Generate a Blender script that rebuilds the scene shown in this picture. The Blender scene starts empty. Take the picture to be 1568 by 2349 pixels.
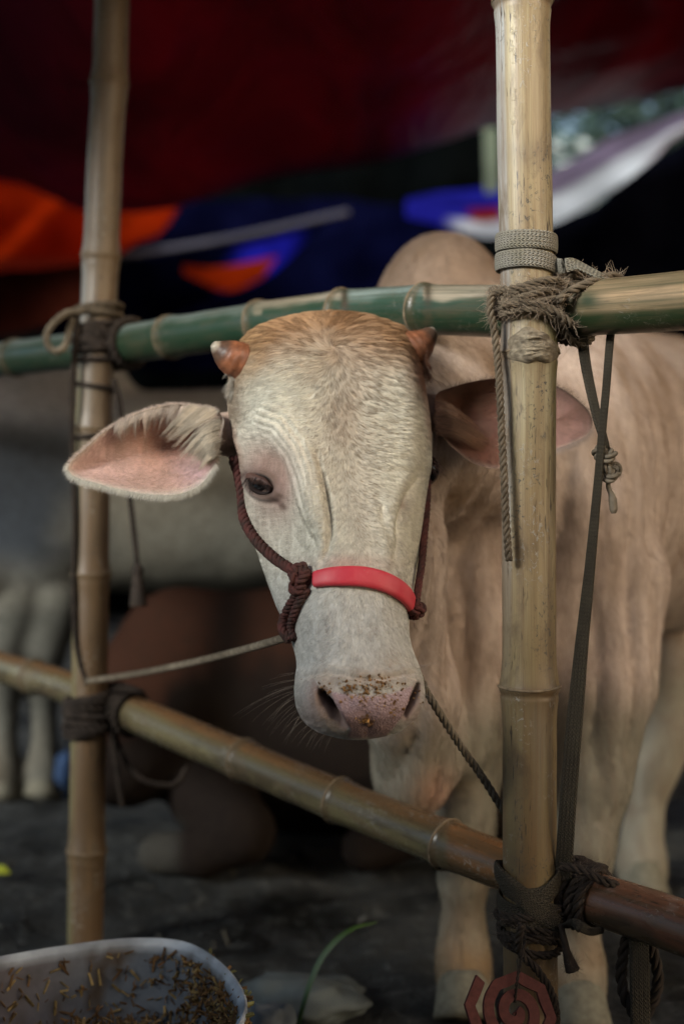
import bpy, math, random
import numpy as np
from mathutils import Vector, Matrix
from mathutils.bvhtree import BVHTree
import openvdb

rng = np.random.default_rng(7)
random.seed(7)
scene = bpy.context.scene
COL = scene.collection

# ------------------------------------------------------------------ camera, light, exposure
CAMZ = 0.8
K = 0.72 / 2349.0            # metres per reference pixel per metre of distance (50 mm lens, 36 mm tall frame)
cam_data = bpy.data.cameras.new('camera')
cam_data.sensor_fit = 'VERTICAL'
cam_data.sensor_height = 36.0
cam_data.lens = 50.0
cam_data.clip_start = 0.05
cam_data.clip_end = 400.0
cam_data.dof.use_dof = True
cam_data.dof.focus_distance = 1.78
cam_data.dof.aperture_fstop = 2.0
cam = bpy.data.objects.new('camera', cam_data)
cam.location = (0, 0, CAMZ)
cam.rotation_euler = (math.radians(90), 0, 0)
COL.objects.link(cam)
scene.camera = cam

SUN_EL, SUN_AZ = math.radians(22), math.radians(-46)   # azimuth measured from straight behind the camera, towards its left
world = bpy.data.worlds.new('World')
scene.world = world
world.use_nodes = True
wn = world.node_tree
wn.nodes.clear()
w_out = wn.nodes.new('ShaderNodeOutputWorld')
w_bg = wn.nodes.new('ShaderNodeBackground')
w_sky = wn.nodes.new('ShaderNodeTexSky')
w_sky.sky_type = 'NISHITA'
w_sky.sun_disc = False
w_sky.sun_elevation = SUN_EL
w_sky.sun_rotation = math.radians(180) + SUN_AZ
w_sky.air_density = 1.0
w_sky.dust_density = 4.0
w_sky.ozone_density = 1.0
w_bg.inputs['Strength'].default_value = 0.05
wn.links.new(w_sky.outputs[0], w_bg.inputs['Color'])
wn.links.new(w_bg.outputs[0], w_out.inputs['Surface'])

sun_data = bpy.data.lights.new('sun', 'SUN')
sun_data.energy = 1.5
sun_data.angle = math.radians(20)
sun_data.color = (1.0, 0.995, 0.945)
sun = bpy.data.objects.new('sun', sun_data)
sdir = Vector((math.sin(SUN_AZ) * math.cos(SUN_EL), -math.cos(SUN_AZ) * math.cos(SUN_EL), math.sin(SUN_EL)))
sun.rotation_euler = sdir.to_track_quat('Z', 'Y').to_euler()
sun.location = (0, -3, 6)
COL.objects.link(sun)

scene.view_settings.view_transform = 'Standard'
scene.view_settings.look = 'None'
scene.view_settings.gamma = 1.0
scene.view_settings.use_curve_mapping = False
scene.view_settings.exposure = 2.22
scene.render.engine = 'CYCLES'
scene.cycles.use_denoising = True
scene.cycles.max_bounces = 8
scene.cycles.sample_clamp_indirect = 6.0
scene.cycles_curves.shape = 'RIBBONS'

# ------------------------------------------------------------------ small tools
def P(px, py, d):
    """world point seen at reference pixel (px, py) at distance d in front of the lens"""
    px = np.asarray(px, float); py = np.asarray(py, float); d = np.asarray(d, float)
    return np.stack(np.broadcast_arrays((px - 784) * K * d, d, CAMZ + (1174.5 - py) * K * d), -1)

def PX(v):
    """reference pixel of world points"""
    v = np.asarray(v, float)
    return 784 + v[..., 0] / (K * v[..., 1]), 1174.5 - (v[..., 2] - CAMZ) / (K * v[..., 1])

def sstep(a, b, x):
    t = np.clip((np.asarray(x, float) - a) / (b - a), 0, 1)
    return t * t * (3 - 2 * t)

def _hash(ix, iy, iz, seed):
    h = (ix.astype(np.int64) * 374761393 + iy.astype(np.int64) * 668265263 + iz.astype(np.int64) * 2147483647 + seed * 144269) & 0xffffffff
    h = ((h ^ (h >> 13)) * 1274126177) & 0xffffffff
    h = (h ^ (h >> 16)) & 0xffffffff
    return h / 4294967295.0

def vnoise(p, scale=1.0, seed=0):
    """value noise in -1..1 of (N,3) points"""
    q = np.asarray(p, float) * scale
    i = np.floor(q).astype(np.int64); f = q - i
    f = f * f * (3 - 2 * f)
    r = 0
    for dx in (0, 1):
        for dy in (0, 1):
            for dz in (0, 1):
                w = (f[..., 0] if dx else 1 - f[..., 0]) * (f[..., 1] if dy else 1 - f[..., 1]) * (f[..., 2] if dz else 1 - f[..., 2])
                r = r + w * _hash(i[..., 0] + dx, i[..., 1] + dy, i[..., 2] + dz, seed)
    return r * 2 - 1

def fbm(p, scale=1.0, seed=0, oct=3):
    r, a = 0, 1.0
    for o in range(oct):
        r = r + a * vnoise(p, scale * 2 ** o, seed + o); a *= 0.5
    return r / 1.75

def catmull(pts, n, closed=False):
    pts = np.asarray(pts, float)
    m = len(pts)
    if closed:
        q = np.vstack([pts[-1:], pts, pts[:2]]); segs = m
    else:
        q = np.vstack([2 * pts[:1] - pts[1:2], pts, 2 * pts[-1:] - pts[-2:-1]]); segs = m - 1
    u = np.linspace(0, segs, n * 12 + 1)[: (None if not closed else -1)]
    i = np.clip(u.astype(int), 0, segs - 1); t = (u - i)[:, None]
    p0, p1, p2, p3 = q[i], q[i + 1], q[i + 2], q[i + 3]
    c = 0.5 * (2 * p1 + (p2 - p0) * t + (2 * p0 - 5 * p1 + 4 * p2 - p3) * t ** 2 + (3 * p1 - p0 - 3 * p2 + p3) * t ** 3)
    cc = np.vstack([c, c[:1]]) if closed else c
    L = np.concatenate([[0], np.cumsum(np.linalg.norm(np.diff(cc, axis=0), axis=1))])
    s = np.linspace(0, L[-1], n + 1)[:-1] if closed else np.linspace(0, L[-1], n)
    return np.stack([np.interp(s, L, cc[:, k]) for k in range(c.shape[1])], -1)

def frames(path):
    t = np.gradient(path, axis=0)
    t /= np.linalg.norm(t, axis=1)[:, None] + 1e-12
    a = np.array([0, 0, 1.0]) if abs(t[0, 2]) < 0.9 else np.array([1.0, 0, 0])
    n = np.cross(t[0], a); n /= np.linalg.norm(n)
    N = np.zeros_like(path); N[0] = n
    for i in range(1, len(path)):
        n = n - t[i] * (n @ t[i]); n /= np.linalg.norm(n) + 1e-12
        N[i] = n
    return t, N, np.cross(t, N)

class Geo:
    """collects geometry that becomes one mesh"""
    def __init__(self):
        self.v, self.f, self.c, self.uv, self.n = [], [], [], [], 0
    def add(self, v, f, c=None, uv=None):
        v = np.asarray(v, float).reshape(-1, 3)
        self.f.extend([tuple(int(i) + self.n for i in q) for q in f])
        self.v.append(v)
        self.c.append(np.broadcast_to(np.asarray((1, 1, 1) if c is None else c, float), v.shape).copy())
        self.uv.append(np.zeros((len(v), 2)) if uv is None else np.asarray(uv, float).reshape(-1, 2))
        self.n += len(v)
        return self
    def grid(self, v, c=None, uv=None, wrap=False, flip=False):
        """v: (R, S, 3)"""
        R, S = v.shape[:2]
        i, j = np.meshgrid(np.arange(R - 1), np.arange(S if wrap else S - 1), indexing='ij')
        i, j = i.ravel(), j.ravel(); k = (j + 1) % S
        q = np.stack([i * S + j, i * S + k, (i + 1) * S + k, (i + 1) * S + j], -1)
        if flip: q = q[:, ::-1]
        return self.add(v.reshape(-1, 3), q.tolist(), None if c is None else np.asarray(c).reshape(-1, 3), None if uv is None else uv)
    def build(self, name, mat, parent=None, smooth=True):
        v = np.vstack(self.v); c = np.vstack(self.c); uv = np.vstack(self.uv)
        me = bpy.data.meshes.new(name)
        off = np.zeros(3)
        me.from_pydata(v.tolist(), [], self.f)
        a = me.color_attributes.new('col', 'FLOAT_COLOR', 'POINT')
        a.data.foreach_set('color', np.hstack([c, np.ones((len(c), 1))]).astype(np.float32).ravel())
        ul = me.uv_layers.new(name='UVMap')
        li = np.empty(len(me.loops), np.int32); me.loops.foreach_get('vertex_index', li)
        ul.data.foreach_set('uv', uv[li].astype(np.float32).ravel())
        if smooth:
            me.polygons.foreach_set('use_smooth', np.ones(len(me.polygons), bool))
        if mat: me.materials.append(mat)
        me.update()
        o = bpy.data.objects.new(name, me)
        COL.objects.link(o)
        if parent is not None:
            o.parent = parent
            o.matrix_parent_inverse = Matrix.Translation(-Vector(parent.location)) if parent.type == 'EMPTY' else Matrix.Identity(4)
        return o

def tube(g, path, rad, sides=10, c=None, cap=True, squash=None, twist=0.0, uvscale=1.0):
    path = np.asarray(path, float); n = len(path)
    t, N, B = frames(path)
    rad = np.broadcast_to(np.asarray(rad, float), (n,))
    a = np.linspace(0, 2 * np.pi, sides, endpoint=False)
    ca, sa = np.cos(a), np.sin(a)
    sx, sy = squash if squash is not None else (1, 1)
    v = path[:, None] + rad[:, None, None] * (sx * ca[None, :, None] * N[:, None] + sy * sa[None, :, None] * B[:, None])
    L = np.concatenate([[0], np.cumsum(np.linalg.norm(np.diff(path, axis=0), axis=1))])
    uv = np.stack(np.broadcast_arrays((a / (2 * np.pi))[None, :], L[:, None] * uvscale), -1).reshape(-1, 2)
    base = g.n
    cc = None
    if c is not None:
        c = np.asarray(c, float)
        cc = np.broadcast_to(c if c.ndim == 1 else c[:, None, :] if c.ndim == 2 else c, (n, sides, 3))
    g.grid(v, cc, uv, wrap=True)
    if cap:
        g.f.append(tuple(base + k for k in range(sides))[::-1])
        g.f.append(tuple(base + (n - 1) * sides + k for k in range(sides)))
    return v

def thing(name, label, cat, loc=(0, 0, 0), group=None):
    o = bpy.data.objects.new(name, None)
    o.empty_display_size = 0.1
    o.location = loc
    COL.objects.link(o)
    return tag(o, label, cat, group)

def tag(o, label=None, cat=None, group=None, kind=None):
    if label: o['label'] = label
    if cat: o['category'] = cat
    if group: o['group'] = group
    if kind: o['kind'] = kind
    return o

# ------------------------------------------------------------------ materials
class NT:
    def __init__(self, name):
        self.m = bpy.data.materials.new(name); self.m.use_nodes = True
        self.t = self.m.node_tree; self.t.nodes.clear()
        self.out = self.t.nodes.new('ShaderNodeOutputMaterial')
        self.b = self.t.nodes.new('ShaderNodeBsdfPrincipled')
        self.t.links.new(self.b.outputs[0], self.out.inputs['Surface'])
    def n(self, typ, **kw):
        x = self.t.nodes.new(typ)
        for k, v in kw.items(): setattr(x, k, v)
        return x
    def l(self, a, b): self.t.links.new(a, b)
    def val(self, sock, v):
        if hasattr(v, 'is_linked') or hasattr(v, 'links'): self.l(v, sock)
        else: sock.default_value = v
    def math(self, op, a, b=0.0, clamp=False):
        x = self.n('ShaderNodeMath', operation=op); x.use_clamp = clamp
        self.val(x.inputs[0], a); self.val(x.inputs[1], b)
        return x.outputs[0]
    def mix(self, fac, a, b, blend='MIX'):
        x = self.n('ShaderNodeMix', data_type='RGBA', blend_type=blend)
        self.val(x.inputs[0], fac)
        for s, v in ((x.inputs[6], a), (x.inputs[7], b)):
            if isinstance(v, tuple): s.default_value = (*v, 1) if len(v) == 3 else v
            else: self.l(v, s)
        return x.outputs[2]
    def ramp(self, fac, stops):
        x = self.n('ShaderNodeValToRGB')
        e = x.color_ramp.elements
        while len(e) < len(stops): e.new(0.5)
        for q, (p, c) in zip(e, stops):
            q.position = p; q.color = (c, c, c, 1) if not isinstance(c, tuple) else (*c, 1)
        self.l(fac, x.inputs[0])
        return x.outputs[0]
    def noise(self, vec=None, scale=5.0, detail=4.0, rough=0.55, dist=0.0):
        x = self.n('ShaderNodeTexNoise')
        x.inputs['Scale'].default_value = scale; x.inputs['Detail'].default_value = detail
        x.inputs['Roughness'].default_value = rough; x.inputs['Distortion'].default_value = dist
        if vec is not None: self.l(vec, x.inputs['Vector'])
        return x.outputs[0]
    def mapping(self, vec, scale=(1, 1, 1), loc=(0, 0, 0), rot=(0, 0, 0)):
        x = self.n('ShaderNodeMapping')
        x.inputs['Scale'].default_value = scale; x.inputs['Location'].default_value = loc; x.inputs['Rotation'].default_value = rot
        self.l(vec, x.inputs['Vector'])
        return x.outputs[0]
    def coord(self, which='Object'): return self.n('ShaderNodeTexCoord').outputs[which]
    def attr(self, name='col'): return self.n('ShaderNodeAttribute', attribute_name=name).outputs['Color']
    def bump(self, h, strength=0.4, dist=0.002):
        x = self.n('ShaderNodeBump'); x.inputs['Strength'].default_value = strength; x.inputs['Distance'].default_value = dist
        self.l(h, x.inputs['Height']); self.l(x.outputs[0], self.b.inputs['Normal'])
        return x
    def set(self, **kw):
        names = dict(color='Base Color', rough='Roughness', spec='Specular IOR Level', sss='Subsurface Weight', coat='Coat Weight',
                     coat_rough='Coat Roughness', metal='Metallic', sheen='Sheen Weight', trans='Transmission Weight', ior='IOR')
        for k, v in kw.items():
            s = self.b.inputs[names[k]]
            if isinstance(v, tuple): s.default_value = (*v, 1) if len(v) == 3 else v
            else: self.val(s, v)
        return self.m

def mat_bamboo(name, gloss=0.38, dirt=1.0, streak_c=(0.15, 0.09, 0.042)):
    n = NT(name)
    uv = n.coord('UV')
    base = n.attr()
    # uv: metres round the culm, metres along it
    streak = n.noise(n.mapping(uv, (150, 3.0, 1)), 1.0, 6, 0.68, 0.3)
    broad = n.noise(n.mapping(uv, (28, 1.3, 1), (5, 2, 0)), 1.0, 3, 0.6)
    fine = n.noise(n.mapping(uv, (620, 14, 1)), 1.0, 3, 0.6)
    blot = n.noise(n.mapping(uv, (30, 11, 1)), 1.0, 5, 0.62, 0.6)
    c = n.mix(n.ramp(streak, [(0.42, 0.0), (0.72, 0.85)]), base, streak_c)
    c = n.mix(n.ramp(broad, [(0.42, 0.45), (0.6, 0.0)]), c, streak_c)
    c = n.mix(n.math('MULTIPLY', n.ramp(blot, [(0.52, 0.0), (0.68, 1.0)]), 0.55 * dirt), c, (0.10, 0.065, 0.035))
    c = n.mix(n.math('MULTIPLY', n.ramp(fine, [(0.32, 1.0), (0.5, 0.0)]), 0.35), c, (0.1, 0.07, 0.04))
    # thin dark scratches and fungus dashes running with the grain
    dash = n.noise(n.mapping(uv, (330, 34, 1)), 1.0, 2, 0.5)
    dmask = n.math('MULTIPLY', n.ramp(dash, [(0.60, 0.0), (0.68, 1.0)]), n.ramp(n.noise(n.mapping(uv, (34, 5, 1), (3, 1, 0)), 1.0, 2), [(0.47, 0.0), (0.6, 1.0)]))
    c = n.mix(n.math('MULTIPLY', dmask, 0.85 * dirt), c, (0.04, 0.028, 0.018))
    # dried mud specks and smears, grey
    sp = n.noise(n.mapping(uv, (170, 120, 1)), 1.0, 3, 0.65, 0.8)
    sm = n.math('MULTIPLY', n.ramp(sp, [(0.56, 0.0), (0.64, 1.0)]), n.ramp(n.noise(n.mapping(uv, (22, 9, 1), (7, 4, 0)), 1.0, 3), [(0.52, 0.0), (0.64, 1.0)]))
    c = n.mix(n.math('MULTIPLY', sm, 0.75 * dirt), c, (0.26, 0.235, 0.19))
    sk = n.math('MULTIPLY', n.ramp(n.noise(n.mapping(uv, (190, 150, 1), (2, 9, 0)), 1.0, 3, 0.65, 0.8), [(0.56, 0.0), (0.64, 1.0)]), n.ramp(n.noise(n.mapping(uv, (18, 7, 1), (1, 8, 0)), 1.0, 3), [(0.52, 0.0), (0.62, 1.0)]))
    c = n.mix(n.math('MULTIPLY', sk, 0.7 * dirt), c, (0.05, 0.045, 0.038))
    n.bump(n.math('ADD', streak, n.math('MULTIPLY', sm, 1.5)), 0.4, 0.0012)
    r = n.math('ADD', n.math('MULTIPLY', blot, 0.3), gloss - 0.12)
    return n.set(color=c, rough=r, spec=0.4)

def mat_attr(name, rough=0.7, spec=0.3, bump_scale=None, bump_s=0.3, bump_d=0.002, var=0.25, var_scale=40.0):
    n = NT(name)
    oc = n.coord('Object')
    c = n.attr()
    nz = n.noise(oc, var_scale, 5, 0.6)
    c = n.mix(n.ramp(nz, [(0.3, var), (0.65, 0.0)]), c, (0.0, 0.0, 0.0))
    if bump_scale: n.bump(n.noise(oc, bump_scale, 4, 0.6), bump_s, bump_d)
    return n.set(color=c, rough=rough, spec=spec)

def mat_fibre(name, c1, c2, scale=300.0):
    n = NT(name)
    oc = n.coord('Object')
    c = n.mix(n.ramp(n.noise(oc, 60, 4), [(0.35, 0.0), (0.65, 1.0)]), c1, c2)
    c = n.mix(n.ramp(n.noise(oc, 7, 3), [(0.4, 0.0), (0.7, 0.5)]), c, (0.03, 0.022, 0.015))
    n.bump(n.noise(oc, scale * 3, 3), 0.6, 0.001)
    return n.set(color=c, rough=0.9, spec=0.15)

def mat_braid(name, c1, c2, nu=10, nv=260):
    """flat braided webbing: over-and-under cells run diagonally in the uv of the strap"""
    n = NT(name)
    uv = n.coord('UV')
    sep = n.n('ShaderNodeSeparateXYZ'); n.l(uv, sep.inputs[0])
    u = n.math('MULTIPLY', sep.outputs[0], float(nu)); v = n.math('MULTIPLY', sep.outputs[1], float(nv))
    tri = n.math('PINGPONG', u, 1.0)
    ph = n.math('ADD', v, n.math('MULTIPLY', tri, 1.0))
    cell = n.math('PINGPONG', ph, 0.5)
    edge = n.math('MULTIPLY', tri, n.math('SUBTRACT', 1.0, tri))
    h = n.math('ADD', n.math('MULTIPLY', cell, 1.6), n.math('MULTIPLY', edge, 2.2))
    oc = n.coord('Object')
    c = n.mix(n.ramp(h, [(0.1, 0.0), (0.75, 1.0)]), tuple(x * 0.35 for x in c1), c1)
    c = n.mix(n.ramp(n.noise(oc, 25, 4), [(0.42, 0.0), (0.7, 0.8)]), c, c2)
    c = n.mix(n.ramp(n.noise(oc, 400, 2), [(0.3, 0.35), (0.6, 0.0)]), c, (0.03, 0.025, 0.02))
    n.bump(h, 0.9, 0.0022)
    return n.set(color=c, rough=0.9, spec=0.12)

def mat_tarp(name, color, trans=0.15, crease=0.5, rough=0.55, scale=1.4):
    n = NT(name)
    oc = n.coord('Object')
    n1 = n.noise(n.mapping(oc, (1.0, 0.25, 1.0), rot=(0, 0, 0.5)), scale * 2, 4, 0.55, 0.6)
    c = n.mix(n.ramp(n1, [(0.3, 0.5), (0.65, 0.0)]), color, tuple(x * 0.45 for x in color))
    n.bump(n1, crease, 0.08)
    n.set(color=c, rough=rough, spec=0.3)
    tr = n.n('ShaderNodeBsdfTranslucent'); n.l(c, tr.inputs['Color'])
    mx = n.n('ShaderNodeMixShader'); mx.inputs[0].default_value = trans
    n.l(n.b.outputs[0], mx.inputs[1]); n.l(tr.outputs[0], mx.inputs[2])
    n.l(mx.outputs[0], n.out.inputs['Surface'])
    return n.m

M = {}
M['bamboo'] = mat_bamboo('bamboo_tan', 0.42, 1.3)
M['bamboo_green'] = mat_bamboo('bamboo_green', 0.30, 0.45, (0.014, 0.03, 0.014))
M['bamboo_wet'] = mat_bamboo('bamboo_wet', 0.24, 1.0, (0.06, 0.045, 0.025))
M['node'] = mat_attr('bamboo_node', 0.75, 0.2, 500, 0.5, 0.001, 0.5, 120)
M['jute'] = mat_fibre('jute_rope', (0.15, 0.118, 0.082), (0.075, 0.058, 0.04))
M['jute_dark'] = mat_fibre('dark_jute', (0.045, 0.034, 0.027), (0.022, 0.017, 0.014))
M['cord'] = mat_fibre('cord_rope', (0.2, 0.165, 0.12), (0.11, 0.09, 0.065))
M['halter'] = mat_fibre('halter_rope', (0.12, 0.038, 0.034), (0.05, 0.03, 0.027))
M['strap'] = mat_braid('strap_webbing', (0.29, 0.27, 0.225), (0.18, 0.165, 0.115), 8, 200)
M['strap_dark'] = mat_braid('dark_webbing', (0.075, 0.064, 0.046), (0.045, 0.038, 0.028), 9, 200)

def mat_hair(name, rough=0.55):
    n = NT(name)
    return n.set(color=n.attr(), rough=rough, spec=0.25)
M['hair'] = mat_hair('coat_hair')

def hair_object(name, roots, tips_fn_pts, cols, radius, parent, mat=None, taper=0.25, kind='stuff'):
    """strands: (N, S, 3) array"""
    pts = np.asarray(tips_fn_pts, np.float32); N, S = pts.shape[:2]
    hc = bpy.data.hair_curves.new(name)
    hc.add_curves([S] * N)
    hc.attributes['position'].data.foreach_set('vector', pts.reshape(-1))
    ra = hc.attributes.get('radius') or hc.attributes.new('radius', 'FLOAT', 'POINT')
    prof = np.linspace(1, taper, S)[None, :] * np.broadcast_to(np.asarray(radius, float).reshape(-1, 1), (N, 1))
    ra.data.foreach_set('value', prof.astype(np.float32).ravel())
    ca = hc.attributes.new('col', 'FLOAT_COLOR', 'CURVE')
    ca.data.foreach_set('color', np.hstack([np.broadcast_to(cols, (N, 3)), np.ones((N, 1))]).astype(np.float32).ravel())
    hc.materials.append(mat or M['hair'])
    o = bpy.data.objects.new(name, hc)
    COL.objects.link(o)
    if parent is not None:
        o.parent = parent
        if parent.type == 'EMPTY': o.matrix_parent_inverse = Matrix.Translation(-Vector(parent.location))
    if kind: o['kind'] = kind
    return o

# ------------------------------------------------------------------ signed distance bodies
class SDF:
    def __init__(self): self.p = []
    def cone(self, a, b, ra, rb, k=0.05): self.p.append(('c', np.array(a, float), np.array(b, float), ra, rb, k)); return self
    def ell(self, c, r, rot=0.0, k=0.05): self.p.append(('e', np.array(c, float), np.array(r, float), rot, 0, k)); return self
    def chain(self, pts, k=0.04):
        for (a, ra), (b, rb) in zip(pts[:-1], pts[1:]): self.cone(a, b, ra, rb, k)
        return self
    def one(self, q, X):
        if q[0] == 'c':
            _, a, b, ra, rb, k = q
            ab = b - a
            t = np.clip(((X - a) @ ab) / (ab @ ab + 1e-9), 0, 1)
            return np.linalg.norm(X - a - t[..., None] * ab, axis=-1) - (ra + (rb - ra) * t)
        _, c, r, rot, _, k = q
        d = X - c
        if rot:
            cr, sr = math.cos(rot), math.sin(rot)
            d = np.stack([d[..., 0] * cr + d[..., 1] * sr, -d[..., 0] * sr + d[..., 1] * cr, d[..., 2]], -1)
        k0 = np.linalg.norm(d / r, axis=-1); k1 = np.linalg.norm(d / (r * r), axis=-1) + 1e-9
        return k0 * (k0 - 1) / k1
    def mesh(self, h=0.012):
        lo = np.full(3, 1e9); hi = np.full(3, -1e9)
        bb = []
        for q in self.p:
            if q[0] == 'c':
                l = np.minimum(q[1] - q[3], q[2] - q[4]); u = np.maximum(q[1] + q[3], q[2] + q[4])
            else:
                m = q[2].max() if q[3] else q[2]
                l, u = q[1] - m, q[1] + m
            bb.append((l, u)); lo = np.minimum(lo, l); hi = np.maximum(hi, u)
        lo -= 4 * h; hi += 4 * h
        n = np.ceil((hi - lo) / h).astype(int) + 1
        F = np.full(n, 0.2, np.float32)
        for q, (l, u) in zip(self.p, bb):
            k = q[5]; pad = 0.12
            i0 = np.maximum(((l - pad - lo) / h).astype(int), 0); i1 = np.minimum(((u + pad - lo) / h).astype(int) + 2, n)
            ax = [lo[a] + h * np.arange(i0[a], i1[a]) for a in range(3)]
            X = np.stack(np.meshgrid(*ax, indexing='ij'), -1)
            d = self.one(q, X)
            sl = tuple(slice(i0[a], i1[a]) for a in range(3))
            f = F[sl]
            m = np.clip(0.5 + 0.5 * (f - d) / k, 0, 1)
            F[sl] = f * (1 - m) + d * m - k * m * (1 - m)
        F = np.clip(F, -0.2, 0.2)
        g = openvdb.FloatGrid(0.2)
        g.copyFromArray(F)
        pts, quads = g.convertToQuads(isovalue=0.0)
        return lo + h * np.asarray(pts, float), np.asarray(quads)[:, ::-1]

def vnormals(v, q):
    q = np.asarray(q)
    fn = np.cross(v[q[:, 2]] - v[q[:, 0]], v[q[:, 3]] - v[q[:, 1]])
    n = np.zeros_like(v)
    for k in range(4): np.add.at(n, q[:, k], fn)
    return n / (np.linalg.norm(n, axis=1)[:, None] + 1e-12)
# ------------------------------------------------------------------ the setting: muddy ground, awnings, dark curtains, street beyond
def axis(lo, hi, d0, d1, step, big):
    a = list(np.arange(d0, d1 + 1e-6, step))
    s = step; q = d0
    while q > lo: s = min(s * 1.5, big); q -= s; a.insert(0, max(q, lo))
    s = step; q = d1
    while q < hi: s = min(s * 1.5, big); q += s; a.append(min(q, hi))
    return np.array(a)
gx = axis(-90, 90, -2.2, 2.2, .03, 12); gy = axis(-60, 160, 1.2, 6.2, .03, 14)
GX, GY = np.meshgrid(gx, gy, indexing='ij')
gp = np.stack([GX, GY, 0 * GX], -1)
nearm = sstep(7, 4.5, np.hypot(GX, GY - 3))
def ground_z(p):
    return (.03 * fbm(p, 2.6, 101, 3) + .024 * np.abs(fbm(p, 8, 105, 3)) + .010 * fbm(p, 26, 109, 2))
GZ = ground_z(gp) * nearm - .005
g = Geo(); g.grid(np.stack([GX, GY, GZ], -1), None, np.stack([GX, GY], -1))
n = NT('mud')
oc = n.coord('Object')
a = n.noise(oc, 3.0, 6, .6); b = n.noise(oc, 22, 5, .65); c0 = n.noise(oc, 90, 3, .6)
c = n.mix(n.ramp(a, [(.35, 0.0), (.65, 1.0)]), (.006, .0065, .006), (.021, .022, .0205))
c = n.mix(n.ramp(b, [(.53, 0.0), (.68, .9)]), c, (.062, .064, .06))
c = n.mix(n.ramp(c0, [(.3, .7), (.5, 0.0)]), c, (.02, .019, .016))
n.bump(n.math('ADD', b, n.math('MULTIPLY', c0, .4)), .8, .02)
M['mud'] = n.set(color=c, rough=n.ramp(a, [(.35, .3), (.55, .9)]), spec=.35)
ground = tag(g.build('ground', M['mud']), kind='structure')

def mat_awning(name, trans, rough=.5, crease=.4, spec=.25):
    n = NT(name)
    oc = n.coord('Object')
    n1 = n.noise(n.mapping(oc, (1.0, .22, 1.0), rot=(0, 0, .45)), 2.6, 5, .6, .5)
    w = n.n('ShaderNodeTexWave', wave_type='BANDS', bands_direction='DIAGONAL'); w.inputs['Scale'].default_value = 60; w.inputs['Distortion'].default_value = 1.5
    n.l(oc, w.inputs['Vector'])
    c = n.mix(n.ramp(n1, [(.32, .55), (.62, 0.0)]), n.attr(), (.0, .0, .0))
    c = n.mix(n.math('MULTIPLY', w.outputs[1], .12), c, (.0, .0, .0))
    n.bump(n1, crease, .1)
    n.set(color=c, rough=rough, spec=spec)
    tr = n.n('ShaderNodeBsdfTranslucent'); n.l(c, tr.inputs['Color'])
    mx = n.n('ShaderNodeMixShader'); mx.inputs[0].default_value = trans
    n.l(n.b.outputs[0], mx.inputs[1]); n.l(tr.outputs[0], mx.inputs[2]); n.l(mx.outputs[0], n.out.inputs['Surface'])
    return n.m
M['awning'] = mat_awning('awning_cloth', .28, .45, .9, .14)
M['awning_thin'] = mat_awning('thin_awning_cloth', .75, .7, .4, .0)
M['curtain'] = mat_awning('curtain_cloth', .01, 1.0, .6, 0.0)

def sheet(name, top, bot, mat, colf, label, cat='tarp', nu=90, nv=40, sag=0.0, wob=.03, seed=1, group=None, thick=.004):
    """a hung sheet between two edges given as (px, py, d) polylines"""
    T = catmull(np.array([P(*q) for q in top]), nu); B = catmull(np.array([P(*q) for q in bot]), nu)
    s = np.linspace(0, 1, nv)[:, None, None]
    V = T[None] * (1 - s) + B[None] * s
    V[..., 2] -= sag * np.sin(np.pi * s[..., 0])
    nn = gridn = None
    w = fbm(V * np.array([1.6, .5, 1.6]), 1.6, seed, 3)
    V[..., 1] += wob * 2 * w; V[..., 2] += wob * w
    px, py = PX(V)
    g = Geo(); g.grid(V, colf(px, py, np.broadcast_to(s[..., 0], px.shape)))
    o = g.build(name, M[mat])
    sm = o.modifiers.new('thickness', 'SOLIDIFY'); sm.thickness = thick
    tag(o, label, cat, group)
    return o
def gau_(x, y, cx, cy, sx, sy): return np.exp(-.5 * (((x - cx) / sx) ** 2 + ((y - cy) / sy) ** 2))
def flat(c): return lambda x, y, s: np.broadcast_to(np.array(c, float), x.shape + (3,))

# the big maroon awning overhead
far = [(-700, 440), (-300, 405), (0, 412), (120, 452), (200, 482), (380, 478), (600, 412), (720, 392), (860, 372), (1000, 330), (1140, 285), (1290, 262), (1420, 238), (1568, 203), (1900, 120), (2400, 10)]
FE = np.array([P(a, b, 6.6) for a, b in far])
nu, nv = 150, 70
Ft = catmull(FE, nu)
s = np.linspace(0, 1, nv)[:, None]
X0 = np.interp(np.linspace(0, 1, nu), [0, 1], [-3.4, 3.4])
front_edge = np.stack([X0, np.full(nu, 1.25) + .06 * np.sin(X0 * 2), 1.98 + .04 * np.cos(X0 * 1.3)], -1)
V = front_edge[None] * (1 - s[..., None]) + Ft[None] * s[..., None]
rad = np.arctan2(V[..., 0] + .4, V[..., 1] + 1)
V[..., 2] += (.03 * np.sin(rad * 31) + .03 * np.abs(np.sin(rad * 17 + .6)) + .07 * fbm(V, .9, 3, 3)) * np.sin(np.pi * s) ** .5
px, py = PX(V)
cred = lerp_ = None
def _mix(a, b, t): return np.asarray(a) * (1 - t[..., None]) + np.asarray(b) * t[..., None]
cr = np.broadcast_to(np.array((.36, .011, .035)), V.shape)
cr = _mix(cr, (.16, .012, .06), sstep(420, 0, px) * .8)
cr = _mix(cr, (.2, .03, .1), np.clip(sstep(.93, 1.0, s + 0 * px) * .8, 0, 1))  # edge sheen painted in as a lighter purple band
g = Geo(); g.grid(V, cr)
red = g.build('awning', M['awning'])
md = red.modifiers.new('thickness', 'SOLIDIFY'); md.thickness = .004
tag(red, 'large dark maroon awning stretched overhead across the pens', 'awning')

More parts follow.
